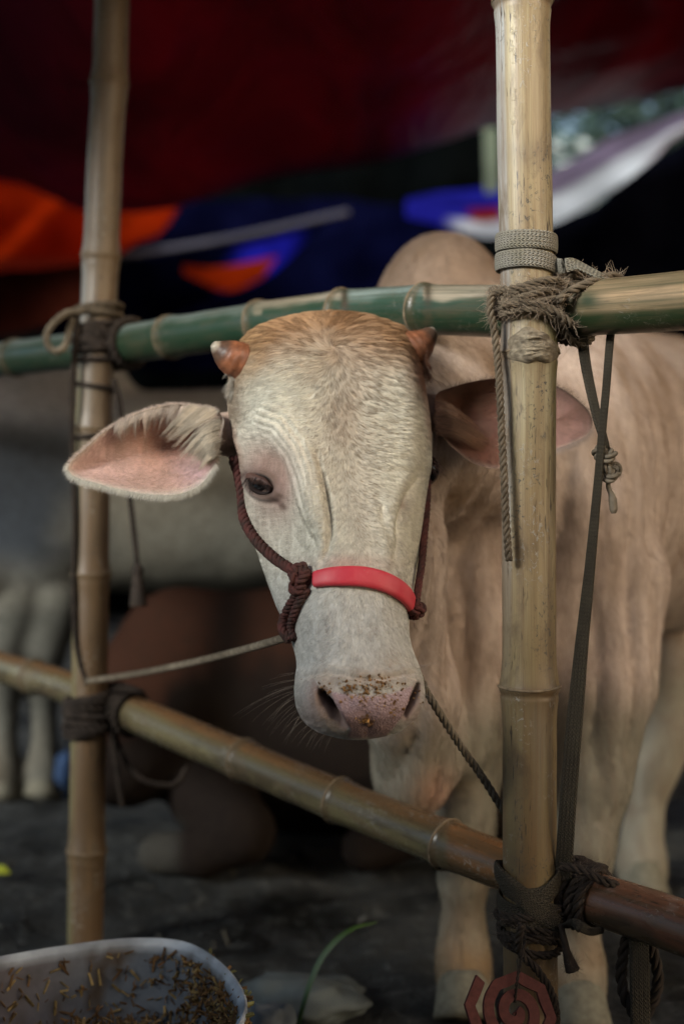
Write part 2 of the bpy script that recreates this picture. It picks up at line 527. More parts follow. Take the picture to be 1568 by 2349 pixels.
sheet('tarp', [(-500, 330, 9.4), (0, 360, 9.4), (220, 420, 9.4), (430, 440, 9.4)], [(-500, 640, 7.4), (0, 622, 7.4), (190, 606, 7.4), (270, 585, 7.5), (300, 560, 7.7)], 'awning_thin',
      lambda x, y, s: _mix(_mix(np.broadcast_to(np.array((.17, .006, .001)), x.shape + (3,)), (.44, .030, .003), np.clip(gau_(y, x, 590 - x * 1.05, x, 16, 9) + gau_(x, y, 330, 500, 70, 60) + .4 * gau_(x, y, 60, 450, 90, 25), 0, 1)), (.10, .012, .006), sstep(585, 600, y) * .6),
      'bright orange tarp hanging behind the blurred post on the left', sag=.1, wob=.05, seed=11)
sheet('tarp', [(-600, 610, 8.0), (0, 606, 8.0), (230, 590, 8.2)], [(-600, 800, 8.0), (0, 770, 8.0), (200, 700, 8.2)], 'curtain', flat((.05, .012, .008)),
      'dark rust red tarp hanging below the bright orange one', seed=13)
sheet('tarp', [(150, 560, 9.2), (320, 590, 9.0), (480, 575, 9.0), (640, 545, 9.0), (760, 500, 9.0)], [(150, 820, 9.0), (320, 760, 9.0), (480, 690, 8.8), (600, 640, 8.8), (720, 540, 8.8)], 'awning_thin',
      lambda x, y, s: _mix(np.broadcast_to(np.array((.002, .003, .016)), x.shape + (3,)), (.02, .02, .5), sstep(520, 600, x + (y - 560) * .4) * sstep(720, 640, x)),  # the lit blue streak is painted into the tarp colour
      'navy blue tarp sagging behind the middle of the top rail', seed=17)
sheet('tarp', [(100, 470, 9.9), (400, 470, 9.9), (700, 455, 9.9), (1000, 480, 9.9)], [(100, 860, 9.5), (400, 850, 9.5), (700, 840, 9.5), (1000, 820, 9.5)], 'curtain', flat((.0012, .0015, .009)),
      'dark navy tarp hanging deep in the shed above the green rail', seed=41, wob=.08)
sheet('tarp', [(420, 608, 8.7), (500, 612, 8.7), (640, 588, 8.7)], [(420, 628, 8.4), (520, 668, 8.4), (600, 640, 8.5)], 'awning_thin', flat((.32, .026, .003)),
      'small orange tarp corner showing below the blue tarp', seed=19, wob=.01, nu=40, nv=16)
def bluewhite(x, y, s):
    c = np.broadcast_to(np.array((.03, .03, .5)), x.shape + (3,))
    c = _mix(c, (.35, .02, .015), sstep(1060, 1090, x) * sstep(.35, .5, s) * sstep(1160, 1140, x))
    c = _mix(c, (.85, .87, .92), sstep(1010, 1060, x) * sstep(.68, .8, s))
    c = _mix(c, (.34, .27, .38), sstep(1140, 1200, x) * sstep(.7, .5, s))
    c = _mix(c, (.93, .95, .97), sstep(1140, 1200, x) * sstep(.42, .55, s))
    c = _mix(c, (.3, .14, .2), sstep(1450, 1560, x) * sstep(.55, .9, s) * .7)
    return c
sheet('tarp', [(930, 458, 9.9), (1000, 442, 9.9), (1140, 425, 9.9), (1270, 392, 9.9), (1400, 318, 9.9), (1500, 285, 9.9), (1568, 262, 9.9), (1800, 190, 9.9)],
      [(930, 498, 7.3), (1040, 524, 7.3), (1130, 542, 7.3), (1270, 508, 7.3), (1400, 436, 7.3), (1500, 362, 7.3), (1568, 306, 7.3), (1800, 210, 7.3)], 'awning_thin', bluewhite,
      'blue and white striped tarp edge swooping up to the right', sag=.02, wob=.03, seed=23, nu=140)

# added curtains: near-black cloth stands in for deep shade, the sides block light
def wallsheet(pts, z0, z1, label, col, nu=80):
    q = np.array([(a, b, 0) for a, b in pts], float)
    base = catmull(q, nu)
    kk = [int(np.argmin(np.linalg.norm(base - p, axis=1))) for p in q]
    zt = np.interp(np.arange(nu), kk, z1) if np.ndim(z1) else np.full(nu, z1)
    zz = np.linspace(0, 1, 24)[:, None]
    V = np.zeros((24, nu, 3)); V[..., 0] = base[:, 0]; V[..., 1] = base[:, 1]; V[..., 2] = z0 + zz * (zt - z0)
    V[..., 1] += .12 * np.sin(np.arange(nu) * 1.1)[None] * (1 - .4 * zz) + .1 * fbm(V, 1.2, 5, 2)
    g = Geo(); g.grid(V, np.broadcast_to(np.array(col, float), V.shape))
    o = g.build('curtain', M['curtain'])
    md = o.modifiers.new('thickness', 'SOLIDIFY'); md.thickness = .006
    return tag(o, label, 'curtain')
wallsheet([(-9, 10.5), (-3, 11), (.6, 11.0), (1.6, 11.0)], -.02, 4.2, 'near black curtain standing in for the deep shade at the back', (.0015, .002, .0022))  # the darkness of the far end is put into the cloth colour
wallsheet([(1.35, 10.3), (1.75, 10.25), (2.1, 10.2), (2.5, 10.1), (4.0, 9.6), (6.2, 8.8), (5.4, 5.0), (3.6, 2.6)], -.02, [2.88, 3.0, 3.25, 3.55, 3.7, 3.4, 3.0, 2.6], 'blackish navy curtain added on the right to shut out side light', (.0018, .002, .004))  # added to keep side light off the flank
wallsheet([(-4.6, 6.4), (-5.2, 7.2), (-6.5, 9), (-9, 10.5)], -.02, 3.2, 'black curtain added out of view on the left to cut the light', (.006, .006, .008))  # added out of view to darken the pen

# street beyond: a pale building front with window bays, seen through the gap on the right
def box(g, lo, hi, c=(1, 1, 1)):
    lo, hi = np.array(lo, float), np.array(hi, float)
    v = np.array([[(lo, hi)[i][0], (lo, hi)[j][1], (lo, hi)[k][2]] for i in (0, 1) for j in (0, 1) for k in (0, 1)])
    g.add(v, [(0, 1, 3, 2), (4, 6, 7, 5), (0, 4, 5, 1), (2, 3, 7, 6), (0, 2, 6, 4), (1, 5, 7, 3)], c)
M['plaster'] = mat_attr('plaster', .85, .2, 30, .2, .01, .3, 3)
M['pane'] = mat_attr('dark_pane', .15, .5)
for x0, x1, zt, c, lab, wxs in [(1.5, 4.44, 7.23, (.10, .15, .17), 'pale teal building front glimpsed just right of the sharp post', (3.55, 3.98)), (4.86, 5.28, 7.40, (.035, .05, .06), 'narrow dark building between the two bright gaps of sky', (4.95,)),
                                (5.62, 9.5, 7.62, (.05, .065, .08), 'dark building at the right edge beyond the white tarp', (5.9, 6.6))]:
    bld = thing('building', lab, 'building', ((x0 + x1) / 2, 24, 0), 'buildings across the street')
    g = Geo(); box(g, (x0, 24, 0), (x1, 30, zt), c); g.build('wall', M['plaster'], bld, smooth=False)
    g = Geo(); box(g, (x0 - .04, 23.8, 6.88), (x1 + .04, 23.997, 7.02), (.4, .46, .47)); g.build('ledge', M['plaster'], bld, smooth=False)
    for wx in wxs:
        g = Geo(); box(g, (wx, 23.9, 5.8), (wx + .26, 23.995, 6.7), (.35, .4, .4)); w = g.build('window', M['plaster'], bld, smooth=False)
        g = Geo(); box(g, (wx + .03, 23.86, 5.84), (wx + .23, 23.897, 6.65), (.03, .045, .055)); g.build('pane', M['pane'], w, smooth=False)
tp_ = thing('bamboo_pole', 'thin blurred bamboo pole under the tarps, left of centre', 'bamboo pole', tuple(P(520, 540, 8.3)))
g = Geo(); tube(g, catmull([P(170, 604, 8.2), P(520, 548, 8.3), P(800, 486, 8.4)], 30), .02, 10, (.035, .035, .05)); g.build('culm', M['plaster'], tp_)
sheet('cloth', [(1108, 296, 9.5), (1140, 292, 9.5)], [(1112, 445, 9.5), (1144, 445, 9.5)], 'awning_thin', flat((.30, .36, .27)), 'pale green strip standing in for a far pole beside the sharp post', 'cloth', nu=8, nv=20, seed=31, wob=.01)  # cloth strip put in for the pale pole glimpsed far back

tr_ = thing('leafy_tree', 'dark leafy tree added across the street to break up the bright sky', 'tree', (3.95, 19, 0))  # added so that sky between its leaves blurs into sparkles
g = Geo(); tube(g, catmull([(3.95, 19, -.02), (4.0, 19, 2.5), (3.9, 19.1, 5.2), (4.0, 19, 6.4)], 20), np.linspace(.16, .05, 20), 10, (.05, .045, .04)); g.build('trunk', M['plaster'], tr_)
rg = np.random.default_rng(61); g = Geo()
for k in range(900):
    c = np.array((3.95 + rg.normal(0, .75), 19 + rg.normal(0, .5), 6.15 + rg.normal(0, .42)))
    q, _ = np.linalg.qr(rg.normal(size=(3, 3))); L_ = rg.uniform(.07, .16)
    g.add(np.array([(-1, 0, 0), (-.3, .42, .08), (.5, .36, .08), (1, 0, 0), (.5, -.36, .08), (-.3, -.42, .08)]) * L_ @ q.T + c, [(0, 1, 2, 3), (0, 3, 4, 5)], np.array((.03, .055, .045)) * rg.uniform(.5, 1.6))
g.build('crown', M['plaster'], tr_, smooth=False)
# ------------------------------------------------------------------ the calf: head modelled slice by slice, body from a distance field
calf = thing('calf', 'cream coloured humped calf with a red noseband looking over the lower bamboo rail', 'cow', (0.35, 2.6, 0))

SIL = np.array([  # y, left edge, right edge of the head without ears
 (715,735,790),(718,708,815),(724,676,845),(732,640,876),(745,600,912),(760,573,934),(780,553,950),(805,541,959),(850,528,967),(900,523,974),(950,524,982),
 (1000,533,987),(1030,539,987),(1055,543,988),(1078,546,987),(1100,549,981),(1130,555,979),(1170,562,980),(1210,573,977),(1245,583,973),(1291,598,963),
 (1344,616,952),(1390,633,943),(1425,650,938),(1450,662,937),(1477,670,941),(1500,677,949),(1520,680,957),(1544,679,965),(1575,675,972),(1603,677,971),(1620,680,966),(1646,693,954),
 (1663,708,938),(1678,730,916),(1688,757,885),(1694,785,856),(1697,806,835)], float)
# control points of half a slice: (sideways share of the half width, metres behind the midline)
KEYS = {
 715:  [(.40,.004),(.75,.018),(1,.06),(.95,.11),(.6,.16),(.16)],
 900:  [(.45,.006),(.80,.032),(1,.10),(.95,.18),(.6,.25),(.26)],
 1000: [(.42,.007),(.77,.033),(1,.095),(.97,.18),(.62,.26),(.27)],
 1080: [(.40,.006),(.72,.030),(.98,.085),(1,.16),(.66,.26),(.27)],
 1180: [(.34,.004),(.60,.024),(.86,.075),(1,.145),(.72,.24),(.26)],
 1300: [(.34,.005),(.60,.026),(.84,.075),(1,.14),(.70,.21),(.225)],
 1400: [(.40,.006),(.74,.032),(.95,.075),(1,.115),(.70,.18),(.19)],
 1480: [(.44,.006),(.80,.032),(.98,.07),(1,.10),(.70,.155),(.165)],
 1560: [(.46,.004),(.80,.022),(1,.062),(.97,.10),(.65,.135),(.145)],
 1620: [(.46,.004),(.80,.020),(1,.058),(.97,.095),(.65,.125),(.13)],
 1697: [(.46,.003),(.80,.012),(1,.035),(.97,.06),(.65,.08),(.085)],
}
DF = np.array([(715,1.960),(724,1.935),(735,1.915),(760,1.888),(800,1.862),(860,1.838),(950,1.815),(1060,1.790),(1180,1.762),(1300,1.738),(1420,1.715),
 (1500,1.697),(1540,1.684),(1575,1.672),(1610,1.668),(1640,1.672),(1665,1.683),(1685,1.700),(1697,1.722)], float)
YAW = math.radians(11)

def gsm(a, s):
    r = int(3 * s) + 1
    k = np.exp(-0.5 * (np.arange(-r, r + 1) / s) ** 2); k /= k.sum()
    return np.convolve(np.pad(a, r, mode='edge'), k, 'valid')

NS = 340
ys = np.concatenate([715 + 30 * (np.linspace(0, 1, 22)[:-1] ** 1.8), np.linspace(745, 1640, 230)[:-1], 1697 - 57 * (np.linspace(1, 0, 34) ** 1.6)])
sxl = np.interp(ys, SIL[:, 0], SIL[:, 1]); sxr = np.interp(ys, SIL[:, 0], SIL[:, 2])
mid = (ys > 760) & (ys < 1640)
g1, g2 = gsm(sxl, 3), gsm(sxr, 3)
sxl = np.where(mid, g1, sxl); sxr = np.where(mid, g2, sxr)
df = gsm(np.interp(ys, DF[:, 0], DF[:, 1]), 3)
ky = np.array(sorted(KEYS))
kw = np.array([[q[0] for q in KEYS[y][:5]] for y in ky]); kv = np.array([[q[1] for q in KEYS[y][:5]] + [KEYS[y][5]] for y in ky])
HPX = np.zeros((len(ys), NS)); HD = np.zeros((len(ys), NS))
for r, y in enumerate(ys):
    a = (sxr[r] - sxl[r]) / 2 * K * 1.83
    w = np.array([np.interp(y, ky, kw[:, i]) for i in range(5)]); v = np.array([np.interp(y, ky, kv[:, i]) for i in range(6)])
    vs = math.sqrt(max(0.0, min(1, (y - 711) / 95))) * (1 if y < 1640 else math.sqrt(max(0.02, 1 - ((y - 1640) / 58) ** 2)))
    v = v * vs
    half = [(w[i] * a, v[i]) for i in range(5)]
    loop = np.array([(0, 0)] + half + [(0, v[5])] + [(-p, q) for p, q in half[::-1]])
    c = catmull(loop, NS, closed=True)
    X = c[:, 0] * math.cos(YAW) - c[:, 1] * math.sin(YAW)
    D = c[:, 0] * math.sin(YAW) + c[:, 1] * math.cos(YAW)
    HPX[r] = sxl[r] + (X - X.min()) / (X.max() - X.min()) * (sxr[r] - sxl[r])
    HD[r] = df[r] + D
HPY = np.repeat(ys[:, None], NS, 1)
HV = P(HPX, HPY, HD)

def gridnormals(V):
    du = np.roll(V, -1, 1) - np.roll(V, 1, 1)
    dv = np.gradient(V, axis=0)
    n = np.cross(du, dv)
    return n / (np.linalg.norm(n, axis=-1)[..., None] + 1e-12)
HN = gridnormals(HV)
if (HN[120, 0] @ np.array([0, -1, 0])) < 0: HN = -HN

def gau(x, y, cx, cy, sx, sy=None, rot=0.0):
    sy = sy or sx
    dx, dy = x - cx, y - cy
    c, s = math.cos(math.radians(rot)), math.sin(math.radians(rot))
    return np.exp(-0.5 * (((dx * c + dy * s) / sx) ** 2 + ((-dx * s + dy * c) / sy) ** 2))

def pdist(x, y, pts):
    """signed distance to a polyline, positive on its right hand side going down, and how far along it is"""
    best = np.full(x.shape, 1e9); sg = np.ones(x.shape); al = np.zeros(x.shape)
    L = 0; tot = sum(math.dist(a, b) for a, b in zip(pts[:-1], pts[1:]))
    for a, b in zip(pts[:-1], pts[1:]):
        a = np.array(a, float); b = np.array(b, float); ab = b - a; l = np.linalg.norm(ab)
        t = np.clip(((x - a[0]) * ab[0] + (y - a[1]) * ab[1]) / (l * l), 0, 1)
        dx, dy = x - a[0] - t * ab[0], y - a[1] - t * ab[1]
        d = np.hypot(dx, dy); m = d < best
        best = np.where(m, d, best); sg = np.where(m, np.sign(dx * ab[1] - dy * ab[0]), sg); al = np.where(m, (L + t * l) / tot, al)
        L += l
    return best * sg, al

def crease(x, y, pts, w=5, depth=.003, bulge=.002, bw=16, side=0):
    d, a = pdist(x, y, pts)
    env = np.sin(np.pi * np.clip(a, 0.02, 0.98)) ** 0.5
    r = -depth * np.exp(-0.5 * (d / w) ** 2)
    s = 1 if side == 0 else (np.sign(d) == side)
    r = r + bulge * np.exp(-0.5 * ((np.abs(d) - bw) / (bw * .6)) ** 2) * s
    return r * env

x, y = HPX, HPY
front = np.clip(-HN[..., 1] * 1.6, 0, 1)
h = np.zeros_like(x)
# skull: brow ridges, hollow between them, broad frontal bone, nasal bridge
h += -.009 * gau(x, y, 603, 1062, 44, 36, 20) + .006 * np.exp(-.5 * (pdist(x, y, [(548, 1000), (585, 972), (632, 984), (668, 1035), (694, 1100), (716, 1190)])[0] / 17) ** 2)
h += .006 * gau(x, y, 640, 1010, 60, 45, 35) + .005 * gau(x, y, 955, 1000, 35, 70)
h += -.005 * gau(x, y, 800, 1130, 55, 120) + .004 * gau(x, y, 715, 1150, 22, 90, 0)
h += .003 * gau(x, y, 640, 860, 70, 60) + .003 * gau(x, y, 890, 850, 60, 70)
# cheek hollow below the eye, jaw muscle
h += -.011 * gau(x, y, 660, 1235, 42, 60, -25) - .005 * gau(x, y, 930, 1190, 20, 60) + .005 * gau(x, y, 610, 1210, 30, 70, -12)
h += .004 * gau(x, y, 830, 1290, 55, 60)
# left eye: socket, lids
ex, ey = 597, 1113
dxe = ((x - ex) * math.cos(.6) + (y - ey) * math.sin(.6)) / 27; dye = (-(x - ex) * math.sin(.6) + (y - ey) * math.cos(.6)) / 17.5
re = np.hypot(dxe, dye)
h += -.012 * np.exp(-(re / .95) ** 4) + .0042 * np.exp(-0.5 * ((re - 1.42) / .26) ** 2) - .0022 * np.exp(-0.5 * ((re - 2.0) / .2) ** 2) * (dye > -.3)
h += -.004 * gau(x, y, 640, 1065, 40, 26, 40)
# brow folds: skin wrinkles that arch over the left eye
for k, (o, dp) in enumerate([(0, .0036), (16, .0038), (33, .0034), (51, .0024)]):
    pts = [(556 + o * .1, 1004 - o * .9), (590 + o * .25, 984 - o * .9), (628 + o * .5, 1000 - o * .8), (662 + o * .6, 1048 - o * .55), (684 + o * .65, 1105 - o * .4), (700 + o * .6, 1165 - o * .2), (716 + o * .45, 1215)]
    h += crease(x, y, pts, 4.6, dp, .0022, 9)
# the long fold beside the nose bridge and its partner on the right
h += crease(x, y, [(728, 1040), (738, 1085), (748, 1130), (756, 1175), (759, 1220), (753, 1258), (740, 1285)], 5, .0075, .0048, 17, -1)
h += crease(x, y, [(690, 1185), (705, 1225), (722, 1255)], 9, .0022, .0012, 18)
h += crease(x, y, [(962, 1085), (936, 1140), (918, 1200), (912, 1262), (905, 1300)], 8, .0045, .0025, 22)
h += crease(x, y, [(870, 1120), (882, 1200), (900, 1262), (918, 1300)], 7, .0018, .0012, 16)
# muzzle: fold over the nose pad, nostril wings, nostrils, chin
h += crease(x, y, [(684, 1560), (716, 1553), (752, 1545), (790, 1549), (830, 1560), (880, 1558), (930, 1547), (962, 1545)], 5, .0022, .0022, 12)
h += .007 * gau(x, y, 716, 1600, 26, 48, 8) + .005 * gau(x, y, 962, 1600, 12, 44, -4)
h += .004 * gau(x, y, 850, 1610, 55, 45)
h += -.003 * gau(x, y, 700, 1530, 30, 14, 10)
nd, na = pdist(x, y, [(742, 1588), (752, 1606), (768, 1632), (786, 1656), (800, 1668)])
nw = np.interp(na, [0, .3, .7, 1], [5, 9, 8, 4])
nost = np.where(nd > 0, np.exp(-(np.abs(nd) / nw) ** 4), np.exp(-(np.abs(nd) / (nw * 1.5)) ** 2)) * np.interp(na, [0, .06, .6, 1], [.3, 1, .9, 0])
nd2, na2 = pdist(x, y, [(953, 1573), (946, 1595), (938, 1618), (925, 1642)])
nw2 = np.interp(na2, [0, .4, 1], [4, 6.5, 4])
nost2 = np.where(nd2 < 0, np.exp(-(np.abs(nd2) / nw2) ** 4), np.exp(-(np.abs(nd2) / (nw2 * 1.3)) ** 2))
h += .002 * np.exp(-0.5 * ((nd - 20) / 9) ** 2) * np.sin(np.pi * np.clip(na, .02, .98))
h += -.002 * gau(x, y, 842, 1655, 8, 30)
nz = HV.reshape(-1, 3)
h += (.0012 * fbm(nz, 45, 3, 3) + .0005 * fbm(nz, 160, 9, 2)).reshape(h.shape)
HV = HV + HN * (h * (0.25 + 0.75 * front))[..., None]
carve = (nost * .026 + nost2 * .019 + .007 * np.where(nd > 0, 0, np.exp(-(nd / 26) ** 2)) * np.sin(np.pi * np.clip(na, .02, .98)) * (nd < 0))
HV[..., 1] += carve * front
HV[..., 2] += carve * front * .35
HN = gridnormals(HV)
if (HN[120, 0] @ np.array([0, -1, 0])) < 0: HN = -HN

# coat colours (they belong to the coat: cream face, brown poll, pink skin round the eye and nose)
CREAM, WHITE, BROWN, RED = (.65, .625, .525), (.55, .545, .51), (.34, .17, .062), (.25, .10, .05)
PINK, PAD, TAN = (.50, .31, .25), (.40, .285, .30), (.50, .35, .25)
def lerp(a, b, t): return np.asarray(a) * (1 - t[..., None]) + np.asarray(b) * t[..., None]
def pad_mask(x, y):
    top = np.interp(x, [735, 760, 800, 850, 900, 940, 965], [1640, 1582, 1588, 1592, 1585, 1570, 1600])
    lft = np.interp(y, [1570, 1600, 1640, 1670, 1697], [748, 758, 780, 798, 790]); rgt = np.interp(y, [1570, 1600, 1640, 1670, 1697], [950, 944, 926, 905, 880])
    return sstep(0, 10, y - top) * sstep(0, 10, x - lft) * sstep(0, 10, rgt - x) * sstep(0, 14, 1700 - y)
def coat(x, y, p):
    n1 = fbm(p, 30, 21, 3); n2 = fbm(p, 90, 31, 2)
    c = np.broadcast_to(np.asarray(CREAM, float), x.shape + (3,)).copy()
    c = lerp(c, WHITE, sstep(1230, 1420, y) * .9)
    t = sstep(890, 745, y + 34 * n1 - .10 * np.abs(x - 765)) * .9
    c = lerp(c, BROWN, t)
    c = lerp(c, (.48, .31, .15), .65 * sstep(660, 540, x + 20 * n1) * sstep(930, 830, y))
    c = lerp(c, (.30, .215, .145), .75 * sstep(590, 535, x + 10 * n1) * sstep(820, 860, y) * sstep(1010, 950, y))
    c = lerp(c, RED, .95 * sstep(900, 965, x + 18 * n1 + (820 - y) * .12) * sstep(960, 870, y + 20 * n2))
    c = lerp(c, (.46, .29, .2), .8 * sstep(955, 985, x + 8 * n2) * sstep(800, 900, y) * sstep(1050, 960, y))
    c = lerp(c, (.44, .33, .235), .75 * gau(x, y, 800, 910, 48, 130, 8) * (.7 + .5 * n1))
    c = lerp(c, (.50, .40, .30), .35 * gau(x, y, 830, 1160, 30, 110, -4))
    c = lerp(c, (.40, .235, .19), .8 * np.clip(gau(x, y, 606, 1062, 42, 34, 20) + .7 * gau(x, y, 640, 1125, 26, 40) + .35 * gau(x, y, 610, 1180, 40, 50), 0, 1))
    c = lerp(c, (.42, .27, .2), .8 * sstep(560, 540, x) * sstep(960, 1000, y) * sstep(1110, 1060, y))
    c = lerp(c, PINK, .45 * gau(x, y, 790, 1290, 70, 14) * (1 + n1))
    c = lerp(c, (.2, .13, .1), .6 * gau(x, y, 930, 1158, 9, 16) * (1 + n2) / 1.2)
    c = lerp(c, TAN, .75 * np.clip(gau(x, y, 850, 1558, 95, 16) + .6 * gau(x, y, 905, 1525, 38, 22), 0, 1) * (.75 + .5 * n2))
    c = lerp(c, (.46, .33, .29), .6 * gau(x, y, 725, 1640, 30, 45, 20) + .6 * gau(x, y, 950, 1640, 20, 40))
    c = lerp(c, PAD, pad_mask(x, y))
    c = lerp(c, (.20, .115, .095), .8 * np.clip(np.exp(-(re_at(x - 1, y + 6) / 2.5) ** 3), 0, 1))
    c = lerp(c, (.10, .055, .046), .75 * np.exp(-.5 * (pdist(x, y, [(560, 1086), (548, 1096)])[0] / 5) ** 2) + .8 * np.exp(-.5 * (pdist(x, y, [(612, 1134), (628, 1146), (646, 1164)])[0] / 5) ** 2))
    c = lerp(c, (.06, .034, .03), np.clip(np.exp(-(re_at(x, y) / 1.7) ** 4), 0, 1))
    return np.clip(c * (1 + .07 * n2[..., None]), 0, 1)
def re_at(x, y):
    a = ((x - ex) * math.cos(.6) + (y - ey) * math.sin(.6)) / 27; b = (-(x - ex) * math.sin(.6) + (y - ey) * math.cos(.6)) / 17.5
    return np.hypot(a, b)
HC = coat(HPX, HPY, HV.reshape(-1, 3).reshape(HV.shape))
nwide = np.clip(np.where(nd > 0, np.exp(-(nd / 14) ** 4), np.exp(-(nd / 34) ** 2)) * (na < .999) + np.where(nd2 < 0, np.exp(-(nd2 / 10) ** 4), np.exp(-(nd2 / 18) ** 2)), 0, 1) * front
HC = lerp(HC, (.27, .165, .14), nwide * .85)  # brown shading around the nostrils painted onto the bare skin
HC = lerp(HC, (.035, .018, .018), np.clip(nost * 1.1 + nost2 * 1.1, 0, 1) * .9)  # shade of the nostril hollows painted in

body = Geo()
body.grid(HV, HC, np.stack([HPX / 1000, HPY / 1000], -1), wrap=True)
nb = len(ys) - 1
body.f.append(tuple(range(NS))); body.f.append(tuple(nb * NS + k for k in range(NS))[::-1])

# ears: a cup inside the rim, a bulging back, a stalk to the skull
def ear(g, rim, focus, dep_rim, cup, stalk, inner, outer, flipn=False):
    NR = 120
    r = catmull(np.array(rim, float), NR, closed=True)           # px, py, d
    A, B = np.array(focus[0], float), np.array(focus[1], float)
    ab = B - A
    t = np.clip(((r[:, :2] - A) @ ab) / (ab @ ab), 0, 1)
    foc = A + t[:, None] * ab
    rings, cols = [], []
    SS = np.concatenate([np.linspace(0, .25, 9)[:-1], np.linspace(.25, 1, 22)])
    for s in SS:
        q = r[:, :2] * (1 - s) + foc * s
        dd = r[:, 2] * (1 - s) + (dep_rim + 0 * r[:, 2]) * s
        # shallow near the tip, deep near the skull
        dp = cup * (1 - (1 - s) ** 2.2) * np.interp(t, [0, .35, 1], [1.0, .75, .35])
        dd = dd + dp + .0022 * np.sin(np.linspace(0, 2 * np.pi * 7, NR)) * s * (1 - s) * 2
        rings.append(P(q[:, 0], q[:, 1], dd)); cols.append(inner(q[:, 0], q[:, 1], s, t))
    g.grid(np.array(rings), np.array(cols), None, wrap=True, flip=flipn)
    back, bc = [], []
    for s in np.linspace(0, 1, 16):
        q = r[:, :2] * (1 - s) + foc * s
        grow = 1 + .018 * math.sin(math.pi * min(1, s * 4)) * (s < .25)
        q = foc + (q - foc) * grow
        dd = r[:, 2] * (1 - s) + dep_rim * s + .003 + (cup + .012) * (1 - (1 - s) ** 2.5) * np.interp(t, [0, .35, 1], [1.1, .8, .45])
        back.append(P(q[:, 0], q[:, 1], dd)); bc.append(np.broadcast_to(outer, (NR, 3)))
    g.grid(np.array(back), np.array(bc), None, wrap=True, flip=not flipn)
    path = np.array([P(*q[:3]) for q in stalk]); rad = [q[3] for q in stalk]
    pc = catmull(np.hstack([path, np.array(rad)[:, None]]), 26)
    rr = pc[:, 3] * (1 + .035 * np.sin(np.arange(26) * 1.9))
    tube(g, pc[:, :3], rr, 28, outer, squash=(1, .8))
    return np.array(rings), r

def inner_left(x, y, s, t):
    c = np.broadcast_to(np.array((.56, .37, .31)), x.shape + (3,))
    c = lerp(c, (.60, .42, .40), sstep(400, 250, x) * .6)
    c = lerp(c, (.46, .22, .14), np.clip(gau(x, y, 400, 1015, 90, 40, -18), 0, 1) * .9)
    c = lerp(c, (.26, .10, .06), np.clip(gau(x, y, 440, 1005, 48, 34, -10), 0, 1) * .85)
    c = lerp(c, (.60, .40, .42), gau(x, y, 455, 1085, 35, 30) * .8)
    return lerp(c, (.64, .57, .5), np.full(x.shape, sstep(.16, 0.0, s)) * .8)
LRIM = [(512,958,1.905),(490,938,1.915),(455,933,1.922),(420,928,1.925),(380,930,1.915),(330,943,1.905),(280,965,1.90),(235,993,1.895),(195,1028,1.89),(163,1058,1.885),(156,1076,1.883),(172,1094,1.878),
        (220,1109,1.868),(275,1123,1.862),(330,1133,1.858),(385,1136,1.856),(430,1128,1.858),(462,1110,1.864),(483,1085,1.874),(497,1055,1.886),(505,1020,1.895),(512,985,1.90)]
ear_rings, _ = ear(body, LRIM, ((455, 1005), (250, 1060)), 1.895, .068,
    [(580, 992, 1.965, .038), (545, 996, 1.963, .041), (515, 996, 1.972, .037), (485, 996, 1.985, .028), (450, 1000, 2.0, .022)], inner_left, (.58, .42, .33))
def inner_right(x, y, s, t):
    c = np.broadcast_to(np.array((.14, .055, .036)), x.shape + (3,))  # dark base: shade inside the turned-away ear painted into the skin
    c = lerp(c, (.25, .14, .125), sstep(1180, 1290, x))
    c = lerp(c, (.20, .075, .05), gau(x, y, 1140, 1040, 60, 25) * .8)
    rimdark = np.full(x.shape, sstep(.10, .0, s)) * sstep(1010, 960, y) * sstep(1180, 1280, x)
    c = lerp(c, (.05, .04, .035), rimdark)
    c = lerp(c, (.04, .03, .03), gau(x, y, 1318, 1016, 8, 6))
    return lerp(c, (.50, .40, .33), np.full(x.shape, sstep(.12, 0.0, s)) * .5 * (1 - sstep(1010, 960, y)))
RRIM = [(1000,905,1.965),(1030,890,1.968),(1075,877,1.97),(1130,868,1.972),(1190,866,1.974),(1240,874,1.977),(1285,890,1.98),(1325,918,1.985),(1350,945,1.99),(1358,972,1.992),(1345,998,1.99),(1310,1017,1.985),
        (1270,1032,1.98),(1225,1052,1.972),(1180,1069,1.965),(1135,1075,1.96),(1090,1065,1.957),(1055,1042,1.958),(1025,1015,1.96),(1005,985,1.962),(998,945,1.963)]
RRIM = [(a, b, c - .012) for a, b, c in RRIM]
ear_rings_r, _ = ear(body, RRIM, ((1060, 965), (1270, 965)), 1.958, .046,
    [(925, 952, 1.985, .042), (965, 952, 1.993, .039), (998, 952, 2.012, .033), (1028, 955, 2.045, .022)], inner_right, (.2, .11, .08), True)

def closed_loop_normals_ok(o):
    pass

